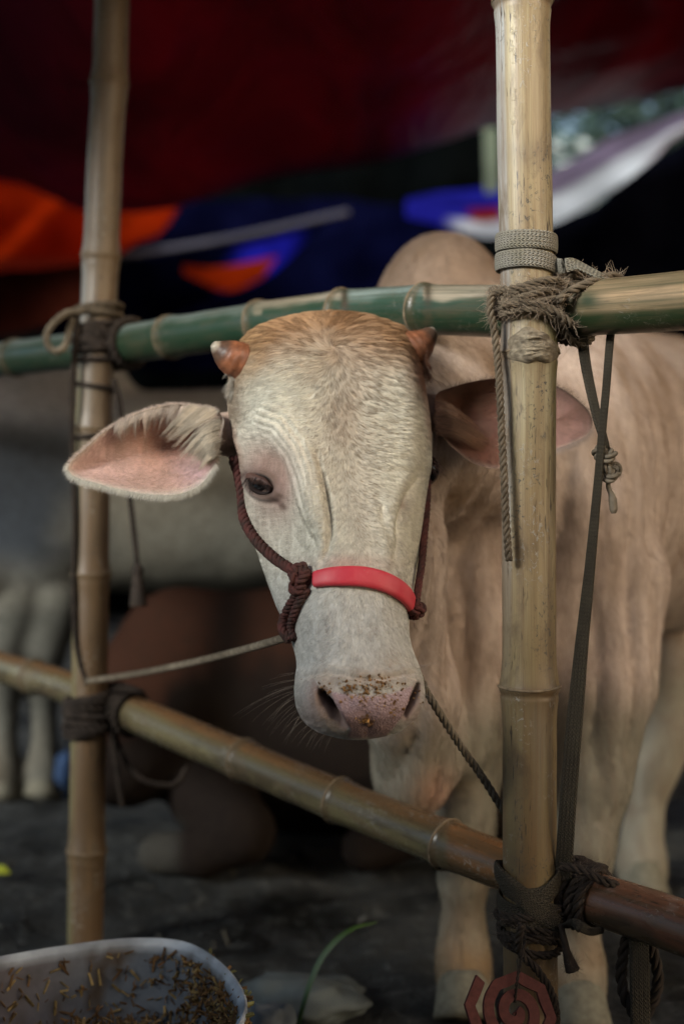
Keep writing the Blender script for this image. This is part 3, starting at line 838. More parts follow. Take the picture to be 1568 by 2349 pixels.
# trunk, neck, hump, dewlap and legs
S = SDF()
S.cone((-.005, 1.99, .90), (.10, 2.2, .95), .115, .16, .05).cone((.10, 2.2, .95), (.30, 2.55, .93), .16, .27, .06)
S.ell((.185, 2.62, 1.14), (.130, .19, .175), 0, .05)
S.cone((.36, 2.66, .87), (1.05, 3.62, .85), .30, .34, .08)
S.ell((.37, 2.42, .82), (.15, .2, .29), 0, .07)
S.cone((.07, 2.05, .76), (.10, 2.13, .52), .075, .062, .05).cone((.10, 2.13, .52), (.105, 2.17, .39), .062, .05, .04)
S.cone((.12, 2.2, .42), (.2, 2.33, .46), .05, .09, .06).cone((.2, 2.36, .62), (.3, 2.45, .56), .15, .17, .08)
S.chain([((.425, 2.37, .68), .115), ((.415, 2.33, .52), .088), ((.395, 2.285, .36), .058), ((.378, 2.26, .27), .048), ((.373, 2.26, .22), .04), ((.37, 2.26, .12), .033), ((.37, 2.25, .075), .04), ((.372, 2.235, .03), .042)], .03)
S.chain([((.25, 2.40, .60), .09), ((.215, 2.34, .42), .058), ((.2, 2.31, .28), .043), ((.197, 2.31, .2), .034), ((.195, 2.31, .12), .031), ((.195, 2.30, .075), .039), ((.197, 2.285, .03), .043)], .03)
S.chain([((.82, 3.35, .62), .14), ((.76, 3.2, .45), .1), ((.70, 3.07, .33), .062), ((.665, 3.05, .26), .05), ((.635, 3.02, .12), .036), ((.63, 3.0, .06), .043), ((.63, 2.98, .03), .043)], .04)
S.chain([((1.2, 3.55, .62), .14), ((1.2, 3.42, .45), .1), ((1.2, 3.38, .33), .062), ((1.2, 3.4, .26), .05), ((1.2, 3.36, .12), .036), ((1.2, 3.33, .06), .043), ((1.2, 3.31, .03), .043)], .04)
S.chain([((1.28, 3.93, 1.0), .03), ((1.34, 4.02, .8), .022), ((1.34, 4.04, .45), .03)], .02)
bv, bq = S.mesh(.011)
bn = vnormals(bv, bq)
test = np.mean(np.sum(bn * (bv - bv.mean(0)), 1))
if test < 0: bq = bq[:, ::-1]; bn = -bn
# hanging skin folds on neck and dewlap, muscle relief on the shoulder
fx = bv[:, 0] * .8 + bv[:, 1] * .6
fm = sstep(1.02, .85, bv[:, 2]) * sstep(.3, .42, bv[:, 2]) * sstep(2.6, 2.3, bv[:, 1])
fold = np.abs(np.sin(fx * 55 + 2.2 * fbm(bv, 5, 2, 2))) ** .6 - .6
bv = bv + bn * (.013 * fold * fm + .006 * fbm(bv, 7, 5, 3))[:, None]
BUFF, LEG_SHADE = (.45, .355, .30), (.20, .19, .145)
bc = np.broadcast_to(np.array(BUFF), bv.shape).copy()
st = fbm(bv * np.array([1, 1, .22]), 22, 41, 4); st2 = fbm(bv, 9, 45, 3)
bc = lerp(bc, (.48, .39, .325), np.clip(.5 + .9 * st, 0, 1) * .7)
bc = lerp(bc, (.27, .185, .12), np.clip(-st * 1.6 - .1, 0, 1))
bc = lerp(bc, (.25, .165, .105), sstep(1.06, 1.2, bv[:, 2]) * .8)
bc = lerp(bc, LEG_SHADE, sstep(.58, .42, bv[:, 2] + .06 * st2) * .95)  # lower legs darkened in colour for the weaker light down there
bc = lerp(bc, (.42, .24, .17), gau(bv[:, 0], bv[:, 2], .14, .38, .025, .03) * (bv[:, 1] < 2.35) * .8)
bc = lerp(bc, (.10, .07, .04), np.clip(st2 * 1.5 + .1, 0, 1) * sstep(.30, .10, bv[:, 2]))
bc = lerp(bc, (.26, .15, .06), gau(bv[:, 1], bv[:, 2], 2.27, .09, .2, .03) * np.clip(.4 + st2, 0, 1))
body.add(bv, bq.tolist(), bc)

m = NT('coat_skin')
oc = m.coord('Object')
cc = m.attr()
cc = m.mix(m.ramp(m.noise(m.mapping(oc, (1, 1, .25)), 160, 5, .65), [(.3, .4), (.6, 0.0)]), cc, (.12, .075, .05), 'MIX')
cc = m.mix(m.ramp(m.noise(m.mapping(oc, (1, 1, .16)), 42, 5, .65), [(.36, .38), (.58, 0.0)]), cc, (.13, .085, .055), 'MIX')
m.bump(m.noise(oc, 380, 4, .6), .25, .0015)
M['coat'] = m.set(color=cc, rough=.62, spec=.25, sheen=.1)
m = NT('dull_coat'); oc = m.coord('Object')
M['coat_dull'] = m.set(color=m.mix(m.ramp(m.noise(oc, 60, 4, .65), [(.35, .35), (.6, 0.0)]), m.attr(), (.02, .016, .012)), rough=.9, spec=.0)
body_ob = body.build('body', M['coat'], calf)

# a bare-skin nose pad over the muzzle: pebbled, moist
rows = np.where((ys > 1560) & (ys < 1696))[0]
pm = pad_mask(HPX, HPY) * front
pg = Geo()
sel = pm > .35
idx = -np.ones(HPX.shape, int)
keep = np.zeros(HPX.shape, bool); keep[rows] = sel[rows]
fcs = []
need = np.zeros(HPX.shape, bool)
for r in rows[:-1]:
    js = np.where(keep[r] & keep[r + 1])[0]
    for j in js:
        k = (j + 1) % NS
        if keep[r, k] and keep[r + 1, k]:
            fcs.append(((r, j), (r, k), (r + 1, k), (r + 1, j)))
            for q in fcs[-1]: need[q] = True
idx[need] = np.arange(need.sum())
pv = HV[need] + HN[need] * (.0009 * np.clip((pm[need] - .35) * 4, -.6, 1))[:, None]
pg.add(pv, [tuple(idx[q] for q in f) for f in fcs], HC[need])
m = NT('nose_pad_skin')
oc = m.coord('Object')
vo = m.n('ShaderNodeTexVoronoi', feature='DISTANCE_TO_EDGE'); vo.inputs['Scale'].default_value = 230; m.l(oc, vo.inputs['Vector'])
cell = m.ramp(vo.outputs['Distance'], [(0.0, 0.0), (.25, 1.0)])
cc = m.mix(m.math('MULTIPLY', m.math('SUBTRACT', 1.0, cell), .45), m.attr(), (.2, .12, .125))
cc = m.mix(m.ramp(m.noise(oc, 60, 4), [(.5, 0.0), (.75, .5)]), cc, (.34, .21, .17))
m.bump(cell, .45, .0016)
M['pad'] = m.set(color=cc, rough=.36, spec=.5)
pad = pg.build('nose_pad', M['pad'], calf)

bvh = BVHTree.FromPolygons([tuple(v) for v in np.vstack(body.v)[:len(ys) * NS]], body.f[:(len(ys) - 1) * NS])
CAM = Vector((0, 0, CAMZ))
def hit(px, py):
    d = Vector(P(px, py, 1.0)) - CAM
    loc, n, i, t = bvh.ray_cast(CAM, d.normalized())
    if loc is None: return None, None
    return np.array(loc), np.array(n if n.dot(d) < 0 else -n)
def on_head(px, py, lift=0.0, fallback=1.85):
    p, n = hit(px, py)
    if p is None: return P(px, py, fallback)
    return p + n * lift

# horns
def horn(rim_pts, rads, name='horn'):
    g = Geo()
    path = catmull(np.hstack([np.array([P(*q) for q in rim_pts]), np.array(rads)[:, None]]), 30)
    s = np.linspace(0, 1, 30)
    col = lerp(np.array((.25, .095, .045)) + 0 * s[:, None], (.10, .055, .035), sstep(.55, .75, s))
    col = lerp(col, (.42, .36, .28), sstep(.86, .97, s))
    ridge = 1 + .03 * np.sin(s * 38) * (1 - s)
    cn = np.repeat(col[:, None], 24, 1)
    v = tube(g, path[:, :3], path[:, 3] * ridge, 24, cn)
    c2 = np.vstack(g.c); p = np.vstack(g.v)
    g.c = [c2 * (1 + .3 * fbm(p * np.array([1, 1, 3]), 60, 71, 3)[:, None])]
    return g.build(name, M['horn'], calf)
M['lid'] = mat_attr('eyelid_skin', .5, .2)
M['horn'] = mat_attr('horn', .42, .4, 260, .35, .0012, .5, 90)
horn([(575, 838, 1.915), (545, 826, 1.91), (520, 812, 1.905), (502, 800, 1.90), (489, 790, 1.895)], [.026, .0255, .021, .013, .005])
hr = horn([(925, 812, 1.945), (955, 795, 1.95), (975, 778, 1.955), (988, 763, 1.958), (994, 754, 1.96)], [.026, .0245, .017, .0105, .004])

# eyes
def eyeball(c, r, look):
    g = Geo()
    a = np.linspace(0, np.pi, 25); b = np.linspace(0, 2 * np.pi, 33)[:-1]
    z = Vector(look).normalized(); q = z.to_track_quat('Z', 'Y').to_matrix()
    v = np.stack([np.sin(a)[:, None] * np.cos(b), np.sin(a)[:, None] * np.sin(b), np.cos(a)[:, None] + 0 * b], -1)
    col = np.where(a[:, None, None] < .42, np.array((.004, .004, .005)), np.where(a[:, None, None] < .78, np.array((.005, .004, .004)), np.array((.008, .005, .0045))))
    col = np.broadcast_to(col, v.shape)
    v = v @ np.array(q).T * r + np.asarray(c)
    g.grid(v, col, None, wrap=True)
    return g.build('eyeball', M['eye'], calf)
n = NT('eye_cornea'); M['eye'] = n.set(color=n.attr(), rough=.04, spec=.22)
pL, nL = hit(ex, ey)
eyeL = pL - nL * .0135
eyeball(pL - nL * .0100, .0180, nL * .8 + np.array((0, -.5, 0)))
pR = P(968, 1078, 1.918)
eyeball(pR, .0230, (.85, -.5, 0))
# lids of the left eye
lg = Geo()
tube(lg, catmull([on_head(563, 1092, -.001), on_head(576, 1089, .0035), on_head(594, 1091, .0062), on_head(612, 1100, .0060), on_head(627, 1121, .001)], 30), .0066 * np.sin(np.linspace(.08, np.pi - .08, 30)), 12, (.11, .06, .048))
for up in (True, False):
    pts = []
    for t in np.linspace(0, 1, 15):
        a = math.pi * (1 + t) if up else math.pi * (1 - t)
        lx, ly = 27 * math.cos(a), 17 * math.sin(a)
        cx = ex + lx * math.cos(.6) - ly * math.sin(.6); cy = ey + lx * math.sin(.6) + ly * math.cos(.6)
        pts.append(on_head(cx, cy + (5 if up else 0), .0030 if up else .0010))
    tube(lg, catmull(pts, 30), (.0052 if up else .0034) * np.sin(np.linspace(.25, np.pi - .25, 30)), 10, (.022, .013, .011))
lid = lg.build('eyelid', M['lid'], calf)
# right eye: lid fold that closes over the ball at the profile
lg = Geo()
tube(lg, catmull([P(944, 1042, 1.895), P(966, 1050, 1.905), P(982, 1062, 1.915), P(986, 1078, 1.92)], 20), .007 * np.sin(np.linspace(.4, np.pi - .4, 20)), 12, (.40, .28, .21))
tube(lg, catmull([P(950, 1108, 1.90), P(966, 1104, 1.905), P(978, 1096, 1.915)], 16), .005 * np.sin(np.linspace(.4, np.pi - .4, 16)), 12, (.16, .1, .08))
lg.build('eyelid', M['coat'], calf)
# ------------------------------------------------------------------ bamboo fence
TAN, TANR, OLIVE, GREY = (.34, .29, .175), (.36, .215, .105), (.31, .26, .125), (.33, .32, .29)
def bamboo(name, label, pts, r, node_s, colf, mat='bamboo', group=None, cat='bamboo pole', seed=0, flare=.095, sides=72, step=.004, base=None):
    L = np.linalg.norm(np.diff(np.array(pts), axis=0), axis=1).sum()
    n = int(L / step)
    path = catmull(np.array(pts, float), n)
    d = np.concatenate([[0], np.cumsum(np.linalg.norm(np.diff(path, axis=0), axis=1))])
    rr = np.broadcast_to(np.asarray(r(d) if callable(r) else r, float), (n,)).copy()
    col_node = np.zeros(n)
    for s in node_s:
        e = d - s
        rr *= 1 + flare * np.exp(-(e / .022) ** 2) + .035 * np.exp(-(e / .0045) ** 2) - .045 * np.exp(-((e + .0075) / .0028) ** 2)
        col_node = np.maximum(col_node, np.exp(-((e + .004) / .009) ** 2))
    ob = thing(name, label, cat, tuple(path[0] if base is None else base), group)
    g = Geo()
    t, N, B = frames(path)
    a0 = math.atan2(B[n // 2] @ np.array((0, 1.0, .0)), N[n // 2] @ np.array((0, 1.0, .0)))   # the seam goes to the far side
    a = np.linspace(0, 2 * np.pi, sides, endpoint=False) + a0
    nr = N[:, None] * np.cos(a)[None, :, None] + B[:, None] * np.sin(a)[None, :, None]
    V = path[:, None] + nr * rr[:, None, None]
    V = V + nr * (.0007 * fbm(V, 14, 60 + seed, 2))[..., None]
    c = colf(V, nr, d)
    c = _mix(c, (.10, .07, .04), np.broadcast_to((col_node * .75)[:, None], V.shape[:2]))
    uv = np.stack(np.broadcast_arrays(((a - a0) * .035 + seed * .37)[None, :], d[:, None] + seed * 1.7), -1)
    g.grid(V, c, uv, wrap=True)
    # cut ends, hollow
    for i, sg in ((0, 1), (n - 1, -1)):
        b0 = i * sides; m0 = g.n
        inner = path[i] + nr[i] * rr[i] * .72
        deep = inner + t[i] * .05 * sg
        g.v += [inner, deep]; g.c += [np.broadcast_to(np.array((.4, .31, .19)), inner.shape), np.broadcast_to(np.array((.08, .06, .04)), inner.shape)]
        g.uv += [np.zeros((sides, 2))] * 2; g.n += 2 * sides
        for k in range(sides):
            k2 = (k + 1) % sides
            q = [(b0 + k, b0 + k2, m0 + k2, m0 + k), (m0 + k, m0 + k2, m0 + sides + k2, m0 + sides + k)]
            g.f += [x[::-1] for x in q] if sg > 0 else q
    g.build('culm', M[mat], ob)
    for s in node_s:
        i = int(np.clip(np.searchsorted(d, s), 2, n - 3))
        rg = Geo()
        ang = np.linspace(0, 2 * np.pi, 65)[:-1]
        R = rr[i] * 1.0
        jag = 1 + .012 * fbm(np.stack([np.cos(ang), np.sin(ang), 0 * ang + s * 9], -1), 6, seed, 2)
        ctr = path[i] + (N[i] * np.cos(ang)[:, None] + B[i] * np.sin(ang)[:, None]) * (R * jag)[:, None] + t[i] * (.0012 * np.sin(ang * 2 + s * 7))[:, None]
        tor = np.concatenate([ctr, ctr[:1]])
        tube(rg, tor, .0017 * (1 + .3 * vnoise(tor, 90, 4)), 8, np.array((.22, .165, .105)), cap=False)
        rg.build('node_ring', M['node'], ob)
    return ob, path, d, rr

def s_at(path, d, py=None, px=None):
    x, y = PX(path)
    return d[int(np.argmin(np.abs(y - py)))] if py is not None else d[int(np.argmin(np.abs(x - px)))]

def pre(pts, n=600):
    p = catmull(np.array(pts, float), n); return p, np.concatenate([[0], np.cumsum(np.linalg.norm(np.diff(p, axis=0), axis=1))])

# right post, in focus
RP = [P(1226, 2900, 1.79), P(1217, 2349, 1.83), P(1214, 1900, 1.83), P(1213, 1570, 1.83), P(1212, 1200, 1.83), P(1212, 820, 1.83), P(1206, 560, 1.83), P(1201, 300, 1.83), P(1197, 0, 1.83), P(1192, -400, 1.83), P(1190, -900, 1.83)]
p_, d_ = pre(RP)
def col_right(V, nr, d):
    px, py = PX(V)
    n1 = fbm(V * np.array([1, 1, .25]), 30, 81, 3); n2 = fbm(V, 9, 85, 3)
    c = np.broadcast_to(np.array(TAN), V.shape)
    c = _mix(c, (.36, .25, .13), np.clip(sstep(700, 1500, py) * .6 + .35 * n1, 0, 1))
    c = _mix(c, (.105, .072, .028), np.clip(sstep(1150, 1850, py) * .9 + .2 * n1, 0, 1))  # browner culm low down, with the light falloff painted in too
    c = _mix(c, OLIVE, np.clip(.5 + n2, 0, 1) * .35)
    c = _mix(c, (.33, .345, .345), sstep(.66, .80, -nr[..., 0] + .05 * n1) * sstep(1700, 1000, py) * .9)  # sky reflection painted down the left side, plus some grey weathering
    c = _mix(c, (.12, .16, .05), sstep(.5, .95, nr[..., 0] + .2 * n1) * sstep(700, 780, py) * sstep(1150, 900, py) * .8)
    c = _mix(c, (.14, .10, .06), sstep(1570, 1585, py) * sstep(1700, 1590, py) * np.clip(.55 + n1, 0, 1) * .7)
    c = _mix(c, (.10, .095, .08), np.clip(gau_(px, py, 1200, 345, 40, 22) * (.6 + 1.6 * n1), 0, 1) * .7)
    c = _mix(c, (.13, .125, .11), np.clip(gau_(px, py, 1232, 1680, 14, 70) * (.7 + 1.2 * n1) + gau_(px, py, 1228, 1850, 10, 60) * (.5 + n1), 0, 1) * .7)
    c = _mix(c, (.17, .10, .04), sstep(2100, 2300, py) * .7)
    return c
def gau_(x, y, cx, cy, sx, sy): return np.exp(-.5 * (((x - cx) / sx) ** 2 + ((y - cy) / sy) ** 2))
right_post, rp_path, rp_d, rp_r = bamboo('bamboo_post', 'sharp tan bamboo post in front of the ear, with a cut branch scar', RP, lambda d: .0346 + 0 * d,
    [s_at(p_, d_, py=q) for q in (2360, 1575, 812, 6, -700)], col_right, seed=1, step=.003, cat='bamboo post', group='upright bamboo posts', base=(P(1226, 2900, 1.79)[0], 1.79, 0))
# branch scar: a chopped, fibrous knob on the front of the node
g = Geo()
R_, S_ = 26, 64
cen = P(1213, 806, 1.83)
ra = np.linspace(0, 1, R_)[:, None]; an = np.linspace(0, 2 * np.pi, S_, endpoint=False)[None]
outl = .031 * (1 + .12 * np.cos(2 * an + .4) + .10 * np.cos(3 * an + 1.0) + .05 * np.cos(7 * an))
lx = ra * outl * np.cos(an) * 1.02; lz = ra * outl * np.sin(an) * .80 + .002
base_d = 1.83 - np.sqrt(np.maximum(.0372 ** 2 - np.minimum(np.abs(lx), .036) ** 2, 1e-6))
pv = np.stack([cen[0] + lx, base_d, cen[2] + lz], -1)
rough = .0045 * np.abs(fbm(pv * np.array([.5, 1, 2.2]), 120, 91, 4)) + .003 * fbm(pv, 60, 95, 3)
pv[..., 1] -= (.0085 * (1 - ra ** 5) + rough * (1 - ra ** 8)) * (1 + .5 * lz / .025) - .003 * (ra > .97)
cs = _mix(np.broadcast_to(np.array((.36, .30, .21)), pv.shape), (.07, .05, .035), np.clip(.45 - rough * 160 + .5 * fbm(pv, 200, 97, 2), 0, 1))
g.grid(pv, cs, None, wrap=True)
g.build('branch_scar', M['node'], right_post)

# left post, further off
LP = [P(190, 2600, 2.6), P(196, 2130, 2.6), P(205, 1600, 2.6), P(213, 1100, 2.6), P(220, 850, 2.6), P(230, 640, 2.6), P(240, 380, 2.6), P(251, 190, 2.6), P(257, 0, 2.6), P(265, -350, 2.6)]
p_, d_ = pre(LP)
def col_left(V, nr, d):
    px, py = PX(V)
    n1 = fbm(V * np.array([1, 1, .25]), 26, 181, 3)
    c = np.broadcast_to(np.array((.145, .118, .085)), V.shape)
    c = _mix(c, (.088, .050, .024), np.clip(sstep(900, 1500, py) + .3 * n1, 0, 1))
    c = _mix(c, (.30, .33, .33), sstep(.40, .80, -nr[..., 0]) * sstep(950, 650, py))  # cool light from the left painted onto this side
    c = _mix(c, (.15, .155, .075), sstep(.35, .85, -nr[..., 0]) * sstep(700, 1000, py))  # the painted left-side light continues lower down in olive
    c = _mix(c, (.07, .05, .03), np.clip(gau_(px, py, 230, 1350, 22, 60) + gau_(px, py, 205, 1975, 50, 60), 0, 1) * .6)
    return c
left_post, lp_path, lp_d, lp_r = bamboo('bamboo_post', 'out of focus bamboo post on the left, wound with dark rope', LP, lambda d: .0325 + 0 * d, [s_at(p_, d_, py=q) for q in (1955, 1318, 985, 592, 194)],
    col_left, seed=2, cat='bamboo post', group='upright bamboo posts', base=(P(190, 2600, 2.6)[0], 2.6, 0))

# top rail
TR = [(.95, 1.10, 1.04), (.55, 1.575, 1.05), (.414, 1.722, 1.056), (.251, 1.90, 1.069), (0, 2.174, 1.1025), (-.457, 2.67, 1.108), (-.708, 2.945, 1.115), (-1.3, 3.6, 1.13)]
p_, d_ = pre(TR)
def col_top(V, nr, d):
    px, py = PX(V)
    n1 = fbm(V * np.array([.3, .3, 1]), 25, 281, 3); n2 = fbm(V, 12, 283, 3)
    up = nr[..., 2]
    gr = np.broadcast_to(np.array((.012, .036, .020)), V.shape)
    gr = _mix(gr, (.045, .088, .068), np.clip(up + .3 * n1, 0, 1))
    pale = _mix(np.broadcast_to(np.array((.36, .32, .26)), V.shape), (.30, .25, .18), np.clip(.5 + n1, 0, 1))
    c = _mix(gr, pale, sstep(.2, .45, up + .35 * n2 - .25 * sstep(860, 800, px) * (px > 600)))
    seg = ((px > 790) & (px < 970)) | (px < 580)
    c = np.where(seg[..., None], _mix(gr, (.24, .29, .27), sstep(.25, .8, up + .4 * n2) * .85), c)  # whitish sky reflection painted on the upper side of these lengths
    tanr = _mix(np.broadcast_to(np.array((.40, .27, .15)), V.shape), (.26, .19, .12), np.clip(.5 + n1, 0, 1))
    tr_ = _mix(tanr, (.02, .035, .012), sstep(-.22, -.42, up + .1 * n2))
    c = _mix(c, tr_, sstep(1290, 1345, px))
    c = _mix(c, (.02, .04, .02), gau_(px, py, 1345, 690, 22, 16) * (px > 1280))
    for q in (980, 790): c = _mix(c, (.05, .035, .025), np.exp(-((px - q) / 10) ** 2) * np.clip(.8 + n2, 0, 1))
    return c
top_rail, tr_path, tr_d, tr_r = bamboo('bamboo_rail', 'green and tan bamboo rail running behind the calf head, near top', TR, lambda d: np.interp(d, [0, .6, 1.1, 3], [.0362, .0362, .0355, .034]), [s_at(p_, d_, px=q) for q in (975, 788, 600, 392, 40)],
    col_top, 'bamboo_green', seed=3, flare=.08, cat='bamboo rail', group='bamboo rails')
# bottom rail
BR = [(.95, 1.10, .22), (.55, 1.575, .272), (.414, 1.722, .296), (.251, 1.90, .3134), (0, 2.174, .357), (-.457, 2.67, .4477), (-.708, 2.945, .479), (-1.3, 3.6, .53)]
p_, d_ = pre(BR)
def col_bot(V, nr, d):
    px, py = PX(V)
    n1 = fbm(V * np.array([.3, .3, 1]), 25, 381, 3); n2 = fbm(V, 16, 383, 3)
    up = nr[..., 2]
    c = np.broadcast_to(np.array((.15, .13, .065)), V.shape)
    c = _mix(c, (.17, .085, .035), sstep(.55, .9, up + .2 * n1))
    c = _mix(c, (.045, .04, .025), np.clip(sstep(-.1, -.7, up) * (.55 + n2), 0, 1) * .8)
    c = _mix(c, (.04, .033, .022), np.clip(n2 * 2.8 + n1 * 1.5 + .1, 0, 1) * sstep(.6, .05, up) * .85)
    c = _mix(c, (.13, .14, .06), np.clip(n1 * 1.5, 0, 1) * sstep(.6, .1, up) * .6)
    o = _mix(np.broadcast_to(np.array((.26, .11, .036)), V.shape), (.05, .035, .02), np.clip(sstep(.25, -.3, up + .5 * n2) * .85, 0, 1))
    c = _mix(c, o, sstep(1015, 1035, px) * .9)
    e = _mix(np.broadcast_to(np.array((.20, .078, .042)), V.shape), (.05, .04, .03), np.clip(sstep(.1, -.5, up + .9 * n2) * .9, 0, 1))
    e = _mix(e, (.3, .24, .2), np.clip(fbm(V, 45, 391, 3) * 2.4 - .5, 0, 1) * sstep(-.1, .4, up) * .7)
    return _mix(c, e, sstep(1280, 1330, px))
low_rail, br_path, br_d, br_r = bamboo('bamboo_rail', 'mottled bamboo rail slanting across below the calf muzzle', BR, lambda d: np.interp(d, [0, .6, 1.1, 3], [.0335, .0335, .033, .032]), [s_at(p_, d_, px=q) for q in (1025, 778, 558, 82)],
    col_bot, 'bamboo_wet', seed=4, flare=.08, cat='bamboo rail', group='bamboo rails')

# ------------------------------------------------------------------ rope tools
def rope(g, pts, r, strands=3, pitch=None, c=(1, 1, 1), sides=7, n=None, smooth=True, loose=0.0, closed=False):
    pts = np.array(pts, float)
    L = np.linalg.norm(np.diff(pts, axis=0), axis=1).sum()
    n = n or max(12, int(L / (r * .55)))
    path = catmull(pts, n) if len(pts) < n else pts
    t, N, B = frames(path)
    d = np.concatenate([[0], np.cumsum(np.linalg.norm(np.diff(path, axis=0), axis=1))])
    pitch = pitch or r * 6.5
    for k in range(strands):
        ph = 2 * np.pi * (d / pitch + k / strands) + (loose * fbm(path, 40, k, 2) if loose else 0)
        rr = r * .52 * (1 + (loose * .4 * fbm(path, 60, 11 + k, 2) if loose else 0))
        off = path + (N * np.cos(ph)[:, None] + B * np.sin(ph)[:, None]) * (r * .55)
        tube(g, off, r * .47, sides, c)
    return path
def strap(g, path, nrm, width, thick, uvs=1.0):
    path = np.asarray(path, float); n = len(path)
    t = np.gradient(path, axis=0); t /= np.linalg.norm(t, axis=1)[:, None]
    nrm = np.asarray(nrm, float); nrm = nrm - t * np.sum(nrm * t, 1)[:, None]; nrm /= np.linalg.norm(nrm, axis=1)[:, None]
    b = np.cross(t, nrm)
    width = np.broadcast_to(np.asarray(width, float), (n,))
    m = 24
    a = np.linspace(0, 2 * np.pi, m, endpoint=False)
    ca, sa = np.cos(a), np.sin(a)
    cx = np.sign(ca) * np.abs(ca) ** .55; cy = np.sign(sa) * np.abs(sa) ** .8
    V = path[:, None] + b[:, None] * (cx[None, :, None] * width[:, None, None] / 2) + nrm[:, None] * (cy[None, :, None] * thick / 2)
    d = np.concatenate([[0], np.cumsum(np.linalg.norm(np.diff(path, axis=0), axis=1))])
    uv = np.stack(np.broadcast_arrays((cx * .5 + .5)[None], d[:, None] * uvs), -1)
    base = g.n
    g.grid(V, None, uv.reshape(-1, 2), wrap=True)
    g.f.append(tuple(base + k for k in range(m))[::-1]); g.f.append(tuple(base + (n - 1) * m + k for k in range(m)))
def around(ctr, R, a0, a1, zf, n=60):
    """path round an upright post; angle 0 faces the camera, growing towards image right"""
    a = np.linspace(a0, a1, n); z = np.array([zf(q) for q in a])
    return np.stack([ctr[0] + R * np.sin(a), ctr[1] - R * np.cos(a), z], -1), np.stack([np.sin(a), -np.cos(a), 0 * a], -1)
def zpx(py, d): return CAMZ + (1174.5 - py) * K * d
def axis_frame(path, i):
    t = path[i + 1] - path[i - 1]; t = t / np.linalg.norm(t)
    side = np.cross(t, (0, 0, 1.0)); side /= np.linalg.norm(side)
    return path[i], t, side, np.cross(side, t)
def around_rail(path, px, R, turns, pitch, jit=0.0, n=40, ph=0.0, seed=0):
    i = int(np.argmin(np.abs(PX(path)[0] - px)))
    c, t, s, u = axis_frame(path, i)
    a = np.linspace(0, 2 * np.pi * turns, int(n * turns)) + ph
    r = R * (1 + jit * fbm(np.stack([a, 0 * a + seed, 0 * a], -1), .7, seed, 2))
    return c + s * (r * np.cos(a))[:, None] + u * (r * np.sin(a))[:, None] + t * (pitch * (a - a.mean()) / (2 * np.pi) + jit * .08 * fbm(np.stack([a, 0 * a, 0 * a + 3], -1), .5, seed + 5, 2))[:, None]
def fuzz(name, paths, r, count, length, parent, col, rad=.00016, spread=1.0, seed=0):
    rg = np.random.default_rng(seed)
    P0 = np.vstack(paths); i = rg.integers(0, len(P0) - 1, count)
    u = rg.normal(size=(count, 3)); u /= np.linalg.norm(u, axis=1)[:, None]
    tv = P0[np.minimum(i + 1, len(P0) - 1)] - P0[i]; tv /= np.linalg.norm(tv, axis=1)[:, None] + 1e-9
    root = P0[i] + u * r * .8
    L = length * rg.uniform(.3, 1.0, count)[:, None]
    d1 = u * spread + tv * rg.normal(0, .8, (count, 1)); d1 /= np.linalg.norm(d1, axis=1)[:, None]
    bend = rg.normal(0, .5, (count, 3))
    pts = np.stack([root, root + d1 * L * .5, root + d1 * L + bend * L * .3], 1)
    cols = np.array(col) * rg.uniform(.6, 1.5, (count, 1))
    return hair_object(name, root, pts, cols, rad, parent, taper=.5)
def knot_pts(c, size, rot=(0, 0, 0), n=70):
    t = np.linspace(0, 2 * np.pi, n)
    p = np.stack([np.sin(t) + 2 * np.sin(2 * t), np.cos(t) - 2 * np.cos(2 * t), -1.4 * np.sin(3 * t)], -1) / 3 * size
    from mathutils import Euler
    return p @ np.array(Euler(rot).to_matrix()).T + np.asarray(c)

RPC = lambda py: rp_path[int(np.argmin(np.abs(PX(rp_path)[1] - py)))]
LPC = lambda py: lp_path[int(np.argmin(np.abs(PX(lp_path)[1] - py)))]

# flat strap, wound twice round the sharp post above the rail
c0 = RPC(570)
st = thing('strap', 'pale grey braided strap wound twice round the sharp post above the rail', 'strap', tuple(c0 - np.array((0, .04, 0))))
g = Geo()
z1, z2 = zpx(546, 1.79), zpx(589, 1.79)
pa, na = around(c0, .0378, -2.6, 2.2, lambda a: z1 - .001 * a, 70); strap(g, pa, na, .0235, .0052)
g.build('coil', M['strap'], st)
g = Geo()
pa, na = around(c0, .0382, -2.8, 1.25, lambda a: z2 - .0035 * max(0, a + .3) ** 1.6, 70)
ex_ = np.array([P(1292, 610, 1.80), P(1318, 606, 1.80), P(1345, 618, 1.80), P(1378, 634, 1.80), P(1400, 640, 1.815)])
pb = catmull(np.vstack([pa[-1:], ex_]), 30)[1:]
nb_ = np.linspace(0, 1, len(pb))[:, None]; nb_ = na[-1] * (1 - nb_) + np.array((0, -.8, .6)) * nb_
strap(g, np.vstack([pa, pb]), np.vstack([na, nb_]), np.concatenate([np.full(70, .0225), np.linspace(.021, .009, len(pb))]), .0052)
g.build('coil', M['strap'], st)

